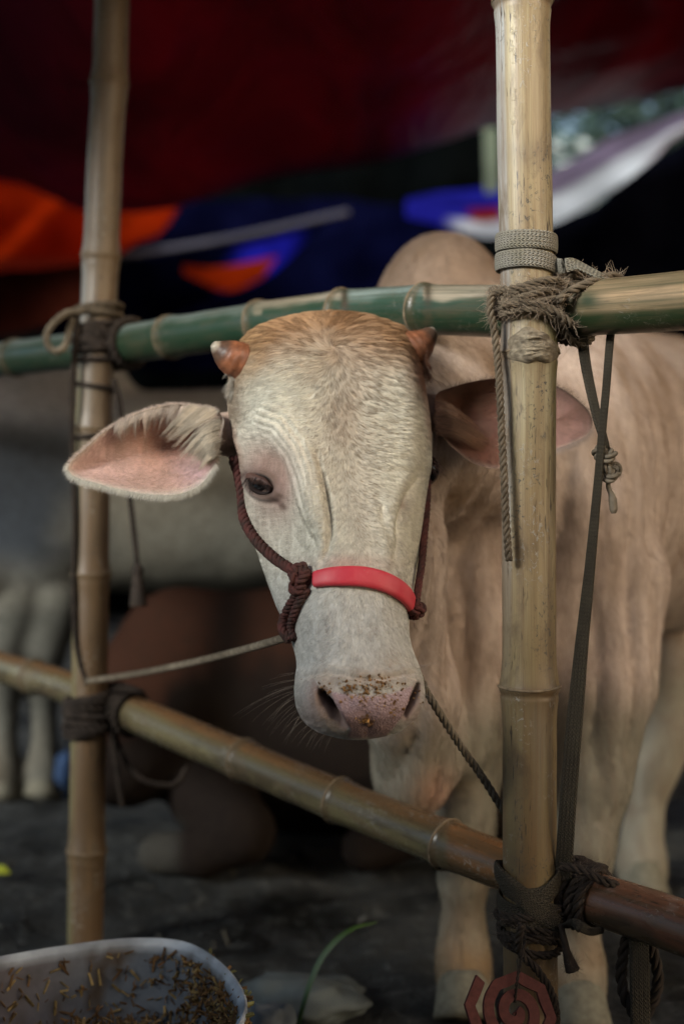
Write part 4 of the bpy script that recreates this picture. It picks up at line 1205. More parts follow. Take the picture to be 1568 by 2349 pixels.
# jute lashing at the top joint
c0 = RPC(690)
la = thing('rope_lashing', 'frayed brown jute lashing where the sharp post meets the green rail', 'rope', tuple(c0 - np.array((0, .045, 0))))
paths = []
for k in range(9):
    rg_ = np.random.default_rng(50 + k)
    zc = zpx(652 + 8.2 * k, 1.79); tl = rg_.uniform(-.008, .008); R = .0405 + rg_.uniform(0, .007)
    if k in (3, 7): tl = (.02, -.018)[k == 7]
    pa, na = around(c0, R, -3.0, 3.0, lambda a: zc + tl * math.sin(a) + .003 * math.sin(3 * a + k), 50)
    pa = pa + na * (.003 * fbm(pa, 50, k, 2))[:, None]
    g = Geo(); rope(g, pa, .0048 + rg_.uniform(-.0008, .0012), 3, .03, loose=1.0); g.build('turn', M['jute'], la); paths.append(pa)
for k, (px, ph) in enumerate([(1292, .4), (1306, .9), (1318, 1.6), (1330, 0.2)]):
    pa = around_rail(tr_path, px, .0415 + .002 * k, 1.1, .02, .06, 40, ph, k)
    g = Geo(); rope(g, pa, .005, 3, .03, loose=1.0); g.build('turn', M['jute'], la); paths.append(pa)
pa = catmull([P(1280, 690, 1.785), P(1300, 672, 1.79), P(1335, 655, 1.795), P(1370, 640, 1.80), P(1405, 634, 1.82), P(1420, 640, 1.85)], 40)
g = Geo(); rope(g, pa, .0062, 3, .035, loose=1.0); g.build('turn', M['jute'], la); paths.append(pa)
pa = catmull([P(1150, 700, 1.79), P(1210, 694, 1.782), P(1270, 712, 1.785), P(1300, 735, 1.79), P(1322, 752, 1.80)], 40)
g = Geo(); rope(g, pa, .0052, 3, .03, loose=1.0); g.build('turn', M['jute'], la); paths.append(pa)
pa = np.array([P(*q) for q in [(1150, 668, 1.80), (1128, 676, 1.802), (1124, 712, 1.80), (1133, 760, 1.80), (1141, 830, 1.80), (1146, 910, 1.795), (1150, 1000, 1.793), (1155, 1090, 1.791), (1159, 1180, 1.79), (1163, 1240, 1.789), (1166, 1286, 1.789)]])
pa = catmull(pa, 160); g = Geo(); rope(g, pa, .0051, 3, .027, loose=.4); g.build('hanging_tail', M['jute'], la)
fuzz('loose_fibre', paths, .006, 2600, .020, la, (.26, .20, .145), .00020, 1.0, 3)
fuzz('loose_fibre', [pa], .005, 420, .009, la, (.26, .20, .145), .00016, 1.0, 4)

# cords hanging from the rail, right of the post
cd = thing('knotted_cord', 'greyish cord with a pale knot dangling from the rail right of post', 'cord', tuple(P(1385, 1045, 1.78)))
cp = catmull([P(1330, 745, 1.86), P(1336, 790, 1.85), P(1343, 840, 1.835), P(1355, 900, 1.82), P(1369, 960, 1.805), P(1384, 1010, 1.795), P(1390, 1040, 1.79)], 90)
g = Geo(); strap(g, cp, np.tile(np.array([[.2, -1, 0]]), (90, 1)), np.interp(np.linspace(0, 1, 90), [0, .5, 1], [.0155, .013, .010]), .0085, 1.0); g.build('cord', M['strap_dark'], cd)
g = Geo(); rope(g, knot_pts(P(1387, 1043, 1.785), .0115, (.3, .2, .5)), .0062, 3, loose=.6); g.build('knot', M['cord'], cd)
g = Geo(); rope(g, knot_pts(P(1398, 1082, 1.785), .011, (1.1, .4, .2)), .0062, 3, loose=.8); g.build('knot', M['cord'], cd)
tp = catmull([P(1394, 1100, 1.785), P(1394, 1118, 1.785), P(1402, 1138, 1.785), P(1405, 1160, 1.785), P(1406, 1178, 1.785)], 40)
g = Geo(); tube(g, tp, np.interp(np.linspace(0, 1, 40), [0, .35, .6, .9, 1], [.0032, .003, .0055, .0052, .003]), 9); g.build('frayed_end', M['cord'], cd)
fuzz('loose_fibre', [tp, knot_pts(P(1398, 1082, 1.785), .012)], .004, 160, .010, cd, (.2, .17, .13), .00016, 1, 8)
ls = thing('braided_strap', 'long dark braided strap running from the top rail to bottom joint', 'strap', tuple(P(1292, 2010, 1.80)))
sp_ = catmull([P(1402, 745, 1.83), P(1396, 800, 1.815), P(1390, 880, 1.79), P(1379, 1000, 1.775), P(1369, 1120, 1.775), P(1352, 1300, 1.775), P(1331, 1500, 1.78), P(1313, 1700, 1.785), P(1301, 1850, 1.79), P(1295, 1940, 1.80), P(1290, 2015, 1.815)], 260)
g = Geo(); strap(g, sp_, np.tile(np.array([[-.35, -1, 0]]), (260, 1)), np.interp(np.linspace(0, 1, 260), [0, .25, .45, .7, 1], [.0105, .010, .0135, .0205, .0225]), .0065); g.build('webbing', M['strap_dark'], ls)

# bottom joint: crossed webbing, matted jute, tassel, spare loop
c0 = RPC(2060)
bj = thing('rope_lashing', 'dark crossed webbing lashing at the bottom joint of the sharp post', 'rope', tuple(c0 - np.array((0, .045, 0))))
def coil(R, zc, A, B, a0, a1, w, mat='strap_dark', nm='coil', n=70):
    g = Geo(); pa, na = around(c0, R, a0, a1, lambda a: zc - A * math.cos(a) - B * math.sin(a), n); strap(g, pa, na, w, .0055); g.build(nm, M[mat], bj); return pa
pj = [coil(.0375, zpx(2024, 1.8), .016, -.004, -2.4, 2.4, .020), coil(.041, zpx(2062, 1.8), .004, .026, -2.2, 1.3, .024), coil(.0395, zpx(2062, 1.8), .006, -.028, -2.2, 1.5, .023),
      coil(.0435, zpx(2072, 1.8), .004, .034, -1.9, 1.15, .021), coil(.040, zpx(2095, 1.8), .006, .006, -2.6, 2.6, .024)]
tp = np.vstack([pj[3][-1:], [P(1318, 2120, 1.765), P(1352, 2136, 1.765), P(1380, 2134, 1.78)]]); tp = catmull(tp, 30)
g = Geo(); strap(g, tp, np.tile(np.array([[.1, -1, .1]]), (30, 1)), np.linspace(.021, .008, 30), .0055); g.build('strap_end', M['strap_dark'], bj)
jp = []
for k in range(7):
    zc = zpx(2105 + 13 * k, 1.79); R = .0415 - .0008 * k
    pa, na = around(c0, R, -3, 3, lambda a: zc + .008 * math.sin(a * 1 + k * 1.7), 46); pa = pa + na * (.004 * fbm(pa, 45, k + 20, 2))[:, None]
    g = Geo(); rope(g, pa, .0055, 3, .03, loose=1); g.build('turn', M['jute_dark'], bj); jp.append(pa)
for k, px in enumerate((1300, 1322, 1344, 1362)):
    pa = around_rail(br_path, px, .0395, 1.1, .022, .08, 40, .5 * k, k + 30); g = Geo(); rope(g, pa, .0075, 3, .04, loose=1); g.build('turn', M['jute_dark'], bj); jp.append(pa)
pa = catmull([P(1285, 1990, 1.80), P(1320, 1992, 1.79), P(1370, 2015, 1.78), P(1420, 2035, 1.785), P(1460, 2050, 1.80), P(1480, 2068, 1.82)], 50)
g = Geo(); rope(g, pa, .0062, 3, .035, loose=.7); g.build('turn', M['jute_dark'], bj); jp.append(pa)
fuzz('loose_fibre', jp, .006, 1800, .016, bj, (.09, .07, .055), .00018, 1, 12)
tp = catmull([P(1284, 2120, 1.79), P(1294, 2160, 1.785), P(1300, 2190, 1.785), P(1312, 2226, 1.785)], 30)
g = Geo(); tube(g, tp, np.interp(np.linspace(0, 1, 30), [0, .5, 1], [.0035, .0045, .0095]), 9); g.build('tassel', M['jute_dark'], bj)
fuzz('loose_fibre', [tp[-8:]], .006, 160, .014, bj, (.04, .032, .026), .0002, .5, 14)
pa = catmull([P(1195, 2120, 1.775), P(1190, 2180, 1.785), P(1235, 2230, 1.785), P(1268, 2290, 1.79), P(1275, 2349, 1.795), P(1270, 2440, 1.80)], 70)
g = Geo(); rope(g, pa, .0055, 3, .03, loose=.8); g.build('hanging_tail', M['jute_dark'], bj)
fuzz('loose_fibre', [pa], .005, 300, .011, bj, (.08, .065, .05), .00016, 1, 15)
lp = thing('rope_loop', 'dark spare rope loop hanging under the rust coloured rail end', 'rope', tuple(P(1465, 2330, 1.78)))
g = Geo(); rope(g, [P(1448, 2110, 1.80), P(1428, 2190, 1.79), P(1424, 2250, 1.785), P(1438, 2300, 1.78), P(1466, 2335, 1.78), P(1496, 2300, 1.785), P(1508, 2240, 1.79), P(1492, 2170, 1.795), P(1480, 2120, 1.80)], .0078, 3, .045, loose=.5); g.build('loop', M['jute_dark'], lp)
vp = catmull([P(1462, 2110, 1.79), P(1466, 2240, 1.77), P(1468, 2420, 1.765)], 40)
g = Geo(); strap(g, vp, np.tile(np.array([[0, -1, 0]]), (40, 1)), .025, .007); g.build('tail', M['strap_dark'], lp)

# left post ropes, out of focus
ll = thing('rope_lashing', 'blurred dark rope bound round the left post at the green rail', 'rope', tuple(LPC(770) - np.array((0, .045, 0))))
for py, R, r, tl in [(700, .039, .0075, .004), (712, .039, .0075, -.004), (745, .040, .0085, .006), (757, .041, .008, -.003), (770, .041, .0085, .004), (783, .041, .008, -.005), (797, .040, .008, .003), (822, .038, .0055, .0), (884, .037, .005, -.006), (1000, .037, .0055, .002)]:
    c0 = LPC(py); zc = zpx(py, 2.56)
    pa, na = around(c0, R, -3, 3, lambda a: zc + tl * math.sin(a), 36); g = Geo(); rope(g, pa, r, 3, .04, sides=6); g.build('turn', M['jute_dark'] if py > 740 else M['jute'], ll)
for k, px in enumerate((262, 275, 287, 298)):
    pa = around_rail(tr_path, px, .041, 1.05, .02, .05, 30, .4 * k, k); g = Geo(); rope(g, pa, .0085, 3, .04, sides=6); g.build('turn', M['jute_dark'], ll)
g = Geo(); rope(g, [P(190, 715, 2.55), P(160, 716, 2.54), P(130, 735, 2.53), P(108, 765, 2.53), P(112, 795, 2.53), P(135, 806, 2.53), P(152, 790, 2.54), P(158, 760, 2.55), P(168, 730, 2.55)], .007, 3, .04, sides=6); g.build('loop', M['cord'], ll)
for pts, r in [([(180, 720, 2.55), (172, 800, 2.56), (166, 900, 2.56), (168, 1050, 2.57), (172, 1200, 2.57), (170, 1350, 2.57), (176, 1480, 2.57), (200, 1570, 2.57)], .0055), ([(262, 870, 2.56), (275, 930, 2.56), (285, 1020, 2.57), (293, 1100, 2.57), (303, 1180, 2.57), (312, 1260, 2.57), (316, 1305, 2.57)], .0055)]:
    g = Geo(); rope(g, [P(*q) for q in pts], r, 3, .035, sides=6); g.build('hanging_tail', M['jute_dark'], ll)
tp = catmull([P(316, 1295, 2.57), P(316, 1330, 2.57), P(318, 1390, 2.57)], 20); g = Geo(); tube(g, tp, np.interp(np.linspace(0, 1, 20), [0, .15, .3, 1], [.008, .011, .009, .017]), 10); g.build('tassel', M['jute_dark'], ll)
lb = thing('rope_lashing', 'blurred dark rope bound round the left post at the lower rail', 'rope', tuple(LPC(1640) - np.array((0, .045, 0))))
for k in range(7):
    py = 1606 + 13 * k; c0 = LPC(py); zc = zpx(py, 2.56)
    pa, na = around(c0, .040 + .002 * (k % 2), -3, 3, lambda a: zc + .006 * math.sin(a + k), 36); g = Geo(); rope(g, pa, .008, 3, .04, sides=6); g.build('turn', M['jute_dark'], lb)
for k, px in enumerate((258, 272, 286, 300)):
    pa = around_rail(br_path, px, .039, 1.05, .02, .06, 30, .4 * k, k); g = Geo(); rope(g, pa, .009, 3, .04, sides=6); g.build('turn', M['jute_dark'], lb)
for q in [[(262, 1680, 2.6), (285, 1740, 2.6), (330, 1790, 2.6), (400, 1800, 2.62), (430, 1760, 2.64)], [(255, 1680, 2.58), (268, 1760, 2.58), (280, 1850, 2.58)]]:
    g = Geo(); rope(g, [P(*w) for w in q], .006, 3, .035, sides=6); g.build('hanging_tail', M['jute_dark'], lb)

# halter, noseband and lead ropes
ha = thing('halter', 'rough red brown rope halter with glossy red noseband on the calf', 'halter', tuple(P(830, 1330, 1.73)))
def head_path(pts, lift): return catmull([on_head(*q[:2], lift) if len(q) == 2 else P(*q) for q in pts], 80)
pa = head_path([(545, 1040, 1.92), (547, 1072, 1.91), (552, 1115, 1.895), (560, 1160, 1.885), (582, 1215, 1.855), (612, 1256, 1.825), (648, 1288, 1.795), (675, 1308, 1.775), (700, 1326, 1.758)], .006)
def snap(pa, lift):
    out = []
    for p in pa:
        px, py = PX(p); q, n = hit(float(px), float(py))
        out.append(q + n * lift if q is not None and n[1] < -.12 else p)
    out = np.array(out)
    for k in range(3): out[:, k] = gsm(out[:, k], 4)
    return out
pa = snap(pa, .0065)
g = Geo(); rope(g, pa, .0076, 3, .026, loose=.5); g.build('cheek_rope', M['halter'], ha)
hp = [pa]
kc = on_head(703, 1327, .010)
for k, (dx, dy, rt, sz) in enumerate([(0, 0, (.3, .1, .2), .0125), (-4, 16, (1.2, .5, .1), .0115), (4, -9, (.2, 1.0, .9), .009)]):
    kp = knot_pts(on_head(703 + dx, 1327 + dy, .009), sz, rt); g = Geo(); rope(g, kp, .0062, 3, .024, loose=.7); g.build('knot', M['halter'], ha); hp.append(kp)
for q in [[(698, 1345, .006), (682, 1362, .006), (664, 1390, .008), (650, 1420, .010), (648, 1446, .008), (664, 1470, .004)], [(704, 1350, .006), (690, 1375, .006), (676, 1405, .008), (668, 1440, .008), (672, 1468, .005)]]:
    pts = []
    for a_, b_, l_ in q:
        p, n = hit(max(a_, float(np.interp(b_, SIL[:, 0], SIL[:, 1])) + 7), b_)
        tgt = P(a_, b_, p[1] - .006); pts.append(tgt)
    pa = catmull(pts, 60); g = Geo(); rope(g, pa, .0062, 4, .026, loose=.6); g.build('throat_rope', M['halter'], ha); hp.append(pa)
# noseband sleeve
nbp = np.array([on_head(a_, b_, .0045) for a_, b_ in [(722, 1332), (756, 1325), (800, 1324), (840, 1326), (880, 1337), (908, 1352), (928, 1371), (938, 1391), (941, 1404)]])
nbp = catmull(nbp, 60); nn = []
for p in nbp:
    q, n_ = hit(*[float(v) for v in PX(p)]); nn.append(n_ if n_ is not None else np.array((1, -.2, 0)))
nn = np.array(nn)
for k in range(3): nn[:, k] = gsm(nn[:, k], 5); nbp[:, k] = gsm(nbp[:, k], 2)
sN = np.linspace(0, 1, 60)
g = Geo(); strap(g, nbp, nn, .0262 * (1 - .24 * np.abs(2 * sN - .95) ** 2.2) * (1 + .03 * np.sin(sN * 9)), .0105)
n = NT('red_rubber'); oc = n.coord('Object')
c = n.mix(n.ramp(n.noise(oc, 30, 4), [(.4, 0.0), (.7, .6)]), (.48, .028, .045), (.52, .09, .10))
c = n.mix(n.ramp(n.noise(oc, 130, 3), [(.66, 0.0), (.74, .7)]), c, (.3, .16, .12))
n.bump(n.noise(oc, 90, 3), .25, .0012)
M['rubber'] = n.set(color=c, rough=.5, spec=.4)
g.build('noseband', M['rubber'], ha)
kp = knot_pts(P(953, 1395, 1.79), .0105, (.4, .9, .1)); g = Geo(); rope(g, kp, .006, 3, .024, loose=.6); g.build('knot', M['halter'], ha); hp.append(kp)
pa = catmull([P(946, 1420, 1.80), P(954, 1380, 1.80), P(959, 1345, 1.81), P(967, 1290, 1.83), P(974, 1215, 1.855), P(979, 1150, 1.88), P(980, 1100, 1.90)], 70)
g = Geo(); rope(g, pa, .0052, 4, .026, loose=.4); g.build('cheek_rope', M['halter'], ha); hp.append(pa)
fuzz('loose_fibre', hp, .006, 1500, .006, ha, (.14, .05, .045), .00016, 1, 22)
l1 = thing('lead_rope', 'thin grey lead rope stretched from the chin to the left post', 'rope', tuple(P(655, 1465, 1.79)))
g = Geo(); rope(g, [P(672, 1456, 1.80), P(650, 1464, 1.82), P(560, 1490, 1.98), P(440, 1520, 2.2), P(310, 1546, 2.42), P(200, 1562, 2.555)], .0058, 3, .03); g.build('cord', M['cord'], l1)
l2 = thing('lead_rope', 'brown lead rope slanting from the muzzle to the sharp post', 'rope', tuple(P(965, 1560, 1.8)))
g = Geo(); rope(g, [P(930, 1490, 1.82), P(958, 1545, 1.81), P(975, 1582, 1.81), P(1010, 1640, 1.82), P(1060, 1718, 1.84), P(1110, 1790, 1.86), P(1155, 1862, 1.87), P(1205, 1940, 1.89)], .0055, 3, .03); g.build('cord', M['cord'], l2)
fuzz('loose_fibre', [catmull([P(975, 1582, 1.81), P(1060, 1718, 1.84), P(1155, 1862, 1.87)], 60)], .005, 160, .006, l2, (.2, .17, .12), .00014, 1, 25)

# mosquito coil tied to the foot of the post
mc = thing('mosquito_coil', 'dull red brown spiral mosquito coil tied to the foot of the post', 'coil', tuple(P(1180, 2312, 1.745)))
T_ = np.linspace(0, 2 * np.pi * 2.75, 300)
R0 = np.interp(T_, [0, 2 * np.pi, 2 * np.pi * 2.75], [.068, .0445, .0095])
octf = 1 / np.cos(((T_ + .2) % (np.pi / 4)) - np.pi / 8) * .95
R0 = R0 * (octf * sstep(2 * np.pi * 1.05, 2 * np.pi * .9, T_) + (1 - sstep(2 * np.pi * 1.05, 2 * np.pi * .9, T_)))
ang = T_ + math.radians(150)
u_ = np.array((.93, .22, -.28)); u_ /= np.linalg.norm(u_); v_ = np.array((.16, .42, .9)); v_ -= u_ * (u_ @ v_); v_ /= np.linalg.norm(v_)
w_ = np.cross(u_, v_)
ctr = P(1180, 2322, 1.748)
cen_ = ctr + u_ * (R0 * np.cos(ang))[:, None] + v_ * (R0 * np.sin(ang))[:, None]
inn = ctr + u_ * ((R0 - .0138) * np.cos(ang))[:, None] + v_ * ((R0 - .0138) * np.sin(ang))[:, None]
ring = np.stack([cen_ + w_ * .0025, inn + w_ * .0025, inn - w_ * .0025, cen_ - w_ * .0025], 1)
g = Geo(); g.grid(ring, np.broadcast_to(np.array((.105, .034, .028)), ring.shape), None, wrap=True, flip=True)
g.f.append((0, 1, 2, 3)); g.f.append((1199, 1198, 1197, 1196))
M['coil'] = mat_attr('coil_paste', .8, .2, 220, .35, .001, .35, 150)
o = g.build('spiral', M['coil'], mc, smooth=False)
bvm = o.modifiers.new('edge', 'BEVEL'); bvm.width = .0006; bvm.segments = 1
g = Geo(); rope(g, [P(1205, 2150, 1.775), P(1195, 2200, 1.765), P(1185, 2250, 1.75), P(1180, 2300, 1.752)], .0022, 2, .015, sides=6); g.build('thread', M['jute_dark'], mc)
# ------------------------------------------------------------------ the other cattle in the pen
def cattle(name, label, sdf, colf, loc, h=.016, group='cattle in the pen behind the fence'):
    o = thing(name, label, 'cow', loc, group)
    v, q = sdf.mesh(h); nn = vnormals(v, q)
    if np.mean(np.sum(nn * (v - v.mean(0)), 1)) < 0: q = q[:, ::-1]; nn = -nn
    v = v + nn * (.008 * fbm(v, 6, 5, 3))[:, None]
    g = Geo(); g.add(v, q.tolist(), colf(v, nn)); g.build('body', M['coat_dull'], o)
    return o
def hoof(parent, c, r=.05):
    g = Geo(); zz = np.linspace(0, 1, 8); tube(g, np.stack([c[0] + 0 * zz, c[1] - .025 + .03 * zz, .06 * zz - .004], -1), r * (1.1 - .24 * zz), 16, (.16, .15, .115), squash=(1, 1.15))
    g.build('hoof', M['coat_dull'], parent)
W = SDF()
W.cone((-.78, 4.18, .86), (.5, 4.4, .88), .295, .305, .06).ell((-.86, 4.12, .86), (.2, .22, .32), 0, .08)
W.ell((-.82, 4.16, 1.17), (.2, .12, .14), 0, .06)
W.cone((-.98, 4.08, .98), (-1.42, 3.95, 1.12), .23, .16, .08).cone((-1.42, 3.95, 1.14), (-1.8, 3.88, .92), .13, .085, .05)
W.cone((-1.05, 4.05, .8), (-1.0, 4.0, .62), .09, .08, .06)
for (lx, ly) in ((-.945, 3.99), (-.84, 4.02)):
    W.chain([((lx + .04, ly + .1, .72), .12), ((lx + .02, ly + .05, .52), .075), ((lx, ly, .40), .056), ((lx, ly, .3), .042), ((lx, ly, .12), .036), ((lx, ly - .01, .07), .046), ((lx, ly - .02, .03), .048)], .03)
for (lx, ly) in ((.55, 4.25), (.72, 4.5)):
    W.chain([((lx, ly + .05, .8), .16), ((lx - .04, ly, .58), .1), ((lx + .06, ly, .42), .06), ((lx + .03, ly, .2), .04), ((lx, ly - .01, .07), .046), ((lx, ly - .02, .03), .048)], .03)
def wcol(v, n):
    s = fbm(v, 4, 61, 4)
    c = _mix(np.broadcast_to(np.array((.42, .405, .33)), v.shape), (.35, .32, .25), np.clip(.5 + s, 0, 1))
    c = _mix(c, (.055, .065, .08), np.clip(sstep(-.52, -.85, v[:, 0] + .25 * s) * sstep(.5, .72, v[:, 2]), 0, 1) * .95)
    c = _mix(c, (.30, .29, .295), sstep(.98, 1.12, v[:, 2]) * .7)
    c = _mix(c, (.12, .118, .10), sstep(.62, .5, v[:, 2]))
    return _mix(c, (.10, .08, .055), sstep(.25, .05, v[:, 2]) * np.clip(.5 + s, 0, 1))
white = cattle('cow', 'blurred grey white cow standing sideways behind the left post', W, wcol, (-.2, 4.2, 0))
for (lx, ly) in ((-.945, 3.99), (-.84, 4.02), (.55, 4.25), (.72, 4.5)): hoof(white, (lx, ly - .01))
B = SDF()
B.ell((.12, 3.62, .28), (.66, .36, .31), 0, .06).cone((-.36, 3.46, .42), (.1, 3.6, .40), .17, .2, .14).cone((-.40, 3.4, .47), (-.46, 3.3, .3), .12, .16, .12)
B.cone((-.46, 3.36, .36), (-.50, 3.2, .22), .12, .08, .08)
B.chain([((-.3, 3.25, .16), .1), ((-.22, 3.08, .11), .07), ((-.3, 3.08, .06), .05), ((-.4, 3.12, .05), .05)], .03)
B.chain([((.45, 3.4, .2), .16), ((.2, 3.15, .13), .08), ((.05, 3.12, .06), .05)], .04)
def bcol(v, n):
    s = fbm(v, 6, 71, 4) + .5 * fbm(v * np.array([1, 1, .4]), 22, 73, 3)
    c = _mix(np.broadcast_to(np.array((.012, .009, .008)), v.shape), (.045, .020, .013), sstep(.40, .50, v[:, 2] + .07 * s - .1 * (v[:, 0] > .0) + .1 * sstep(-.3, -.45, v[:, 0])) * (1 - .9 * gau_(v[:, 0], v[:, 2], -.265, .5, .035, .3)))
    return _mix(c, (.04, .038, .033), sstep(-.33, -.38, v[:, 0]) * sstep(.13, .1, v[:, 2]) * (v[:, 1] < 3.2))
brown = cattle('cow', 'dark red brown cow lying in the shadow below the lead rope', B, bcol, (0, 3.5, 0))
for lx, ly in ((.195, 2.285), (.37, 2.235), (.63, 2.98), (1.2, 3.31)): hoof(calf, (lx, ly), .046)

# ------------------------------------------------------------------ feed tub and litter on the ground
RIM = np.array([(-.476, 1.981), (-.395, 2.031), (-.306, 2.066), (-.228, 2.047), (-.170, 1.955), (-.132, 1.835), (-.127, 1.75), (-.146, 1.66), (-.21, 1.57), (-.35, 1.52), (-.50, 1.55), (-.60, 1.68), (-.60, 1.83), (-.55, 1.93)])
rl = catmull(RIM, 120, closed=True); rc = rl.mean(0)
tub = thing('feed_tub', 'dirty pale plastic feed tub at the bottom left corner', 'tub', (rc[0], rc[1], 0))
prof = [(1.0, .176), (1.018, .18), (1.03, .178), (1.032, .170), (1.012, .166), (.96, .12), (.90, .06), (.86, .0), (.0, .0)]
inn_ = [(1.0, .176), (.985, .170), (.945, .12), (.885, .06), (.845, .014), (.0, .014)]
g = Geo()
def rr_(prof): return np.array([np.concatenate([rc + (rl - rc) * s, np.full((120, 1), z)], 1) for s, z in prof])
Vo, Vi = rr_(prof), rr_(inn_)
def tubcol(V):
    n1 = fbm(V, 18, 501, 4); n2 = fbm(V * np.array([1, 1, .25]), 40, 503, 3)
    c = np.broadcast_to(np.array((.11, .125, .145)), V.shape)
    c = _mix(c, (.12, .105, .11), sstep(-.3, -.5, V[..., 0]))
    c = _mix(c, (.40, .44, .48), sstep(.164, .174, V[..., 2]) * np.clip(.9 - n1, 0, 1))  # pale highlight along the rim painted into the plastic
    return _mix(c, (.06, .036, .015), (1 - .75 * sstep(.164, .174, V[..., 2])) * np.clip(n2 * 2.2 + n1 * 1.5 + .02 + sstep(-.25, -.15, V[..., 0]) * .7, 0, 1) * .85)
from itertools import chain
def dense(V, m=5):
    R = V.shape[0]; u = np.linspace(0, R - 1, (R - 1) * m + 1); i = np.minimum(u.astype(int), R - 2); t = (u - i)[:, None, None]
    return V[i] * (1 - t) + V[i + 1] * t
Vo, Vi = dense(Vo), dense(Vi)
g.grid(Vo, tubcol(Vo), None, wrap=True); g.build('shell', mat_attr('tub_plastic', .75, .2, 60, .2, .002, .3, 30), tub)
g = Geo(); g.grid(Vi, tubcol(Vi), None, wrap=True, flip=True); g.build('lining', bpy.data.materials['tub_plastic'], tub)
# feed: a damp mound with chopped straw
def flakes(g, pts, size, cols, rg, el=(4, 1, .35)):
    n = len(pts)
    for i in range(n):
        a = rg.normal(size=(3, 3)); q, _ = np.linalg.qr(a)
        s = size * rg.uniform(.5, 1.5)
        c = np.array(cols[i % len(cols)]) * rg.uniform(.6, 1.4)
        b = np.array([(x, y_, z_) for x in (-.5, .5) for y_ in (-.5, .5) for z_ in (-.5, .5)]) * np.array(el) * s
        b[:, :2] *= rg.uniform(.75, 1.25, (8, 2))
        g.add(b @ q.T + pts[i], [(0, 1, 3, 2), (4, 6, 7, 5), (0, 4, 5, 1), (2, 3, 7, 6), (0, 2, 6, 4), (1, 5, 7, 3)], c)
rg = np.random.default_rng(33)
M['feed'] = mat_attr('feed_mash', .85, .2, 200, .5, .002, .4, 120)
g = Geo()
rr2 = np.linspace(0, 1, 14)[:, None]
mv = np.stack([rc[0] + (rl[:, 0] - rc[0])[None] * rr2 * .90, rc[1] + (rl[:, 1] - rc[1])[None] * rr2 * .90, .062 + .03 * (1 - rr2 ** 2) + 0 * rl[:, 0][None]], -1)
mv[..., 2] += .012 * fbm(mv, 30, 7, 3)
g.grid(mv, _mix(np.broadcast_to(np.array((.15, .085, .035)), mv.shape), (.06, .035, .015), np.clip(.5 + fbm(mv, 40, 9, 3), 0, 1)), None, wrap=True)
u = np.sqrt(rg.uniform(0, 1, 1800)); k = rg.integers(0, 120, 1800)
pts = np.stack([rc[0] + (rl[k, 0] - rc[0]) * u * .88, rc[1] + (rl[k, 1] - rc[1]) * u * .88, .075 + .03 * (1 - u ** 2) + rg.normal(0, .006, 1800)], -1)
flakes(g, pts, .0034, [(.17, .095, .035), (.11, .06, .022), (.24, .16, .07)], rg, (4, .6, .4))
k = rg.choice(np.arange(120), 1100, p=(lambda w: w / w.sum())(.15 + 2.2 * sstep(-.3, -.16, rl[:, 0]) * (rl[:, 1] > 1.66) + .5 * (rl[:, 1] > 1.9)))
z = rg.uniform(.06, .165, 1100) ** 1.0; f = .885 + (z - .06) / .115 * .1 - .006
pts = np.stack([rc[0] + (rl[k, 0] - rc[0]) * f, rc[1] + (rl[k, 1] - rc[1]) * f, z], -1)
flakes(g, pts, .0030, [(.17, .09, .035), (.11, .06, .022), (.26, .18, .07)], rg, (4.5, .8, .4))
k = rg.choice(np.arange(120), 90, p=(lambda w: w / w.sum())(.02 + sstep(-.22, -.15, rl[:, 0]) * (rl[:, 1] > 1.72)))
pts = np.stack([rc[0] + (rl[k, 0] - rc[0]) * 1.03, rc[1] + (rl[k, 1] - rc[1]) * 1.03, rg.uniform(.13, .178, 90)], -1)
flakes(g, pts, .004, [(.15, .14, .05), (.16, .09, .035)], rg, (4, .9, .5))
fo = g.build('fodder', M['feed'], smooth=False); tag(fo, 'brown mash and chopped straw inside the pale tub', 'feed', kind='stuff')
# straw and scraps trodden into the mud
g = Geo(); rg = np.random.default_rng(44)
pts = np.stack([rg.uniform(-1.6, 1.4, 260), rg.uniform(2.0, 5.5, 260), rg.uniform(.004, .016, 260)], -1)
flakes(g, pts, .0055, [(.08, .07, .045), (.045, .04, .03), (.11, .105, .09)], rg, (4, .8, .3))
so = g.build('straw', M['feed'], smooth=False); tag(so, 'bits of straw and litter trodden into the mud', 'litter', kind='stuff')
def blob(name, label, cat, c, r, col, seed, rough=.25, flat_=0.0):
    a = np.linspace(0, np.pi, 28)[:, None]; b = np.linspace(0, 2 * np.pi, 40, endpoint=False)[None]
    u = np.stack([np.sin(a) * np.cos(b), np.sin(a) * np.sin(b), np.cos(a) + 0 * b], -1)
    v = u * np.array(r) * (1 + rough * fbm(u + seed, 1.6, seed, 4))[..., None] + np.array(c)
    g = Geo(); g.grid(v, _mix(np.broadcast_to(np.array(col, float), v.shape), np.array(col) * .4, np.clip(.3 + fbm(v, 25, seed, 3), 0, 1)), None, wrap=True, flip=True)
    o = g.build(name, M['plaster'])
    return tag(o, label, cat)
blob('stone', 'pale flat stone lying on the mud beside the feed tub', 'stone', (-.06, 2.30, .012), (.10, .075, .035), (.10, .115, .115), 3, .5)
blob('stone', 'small grey stone lying between the tub and the flat pale stone', 'stone', (-.105, 2.16, .012), (.035, .04, .04), (.13, .145, .155), 5, .5)
blob('plastic_scrap', 'small crumpled blue plastic scrap just left of the blurred post', 'litter', (-.76, 3.9, .09), (.025, .03, .05), (.025, .05, .11), 9, .6)
gb = Geo()
bp = catmull([(-.07, 2.18, .0), (-.055, 2.18, .06), (-.03, 2.19, .115), (.01, 2.20, .152), (.055, 2.22, .16)], 40)
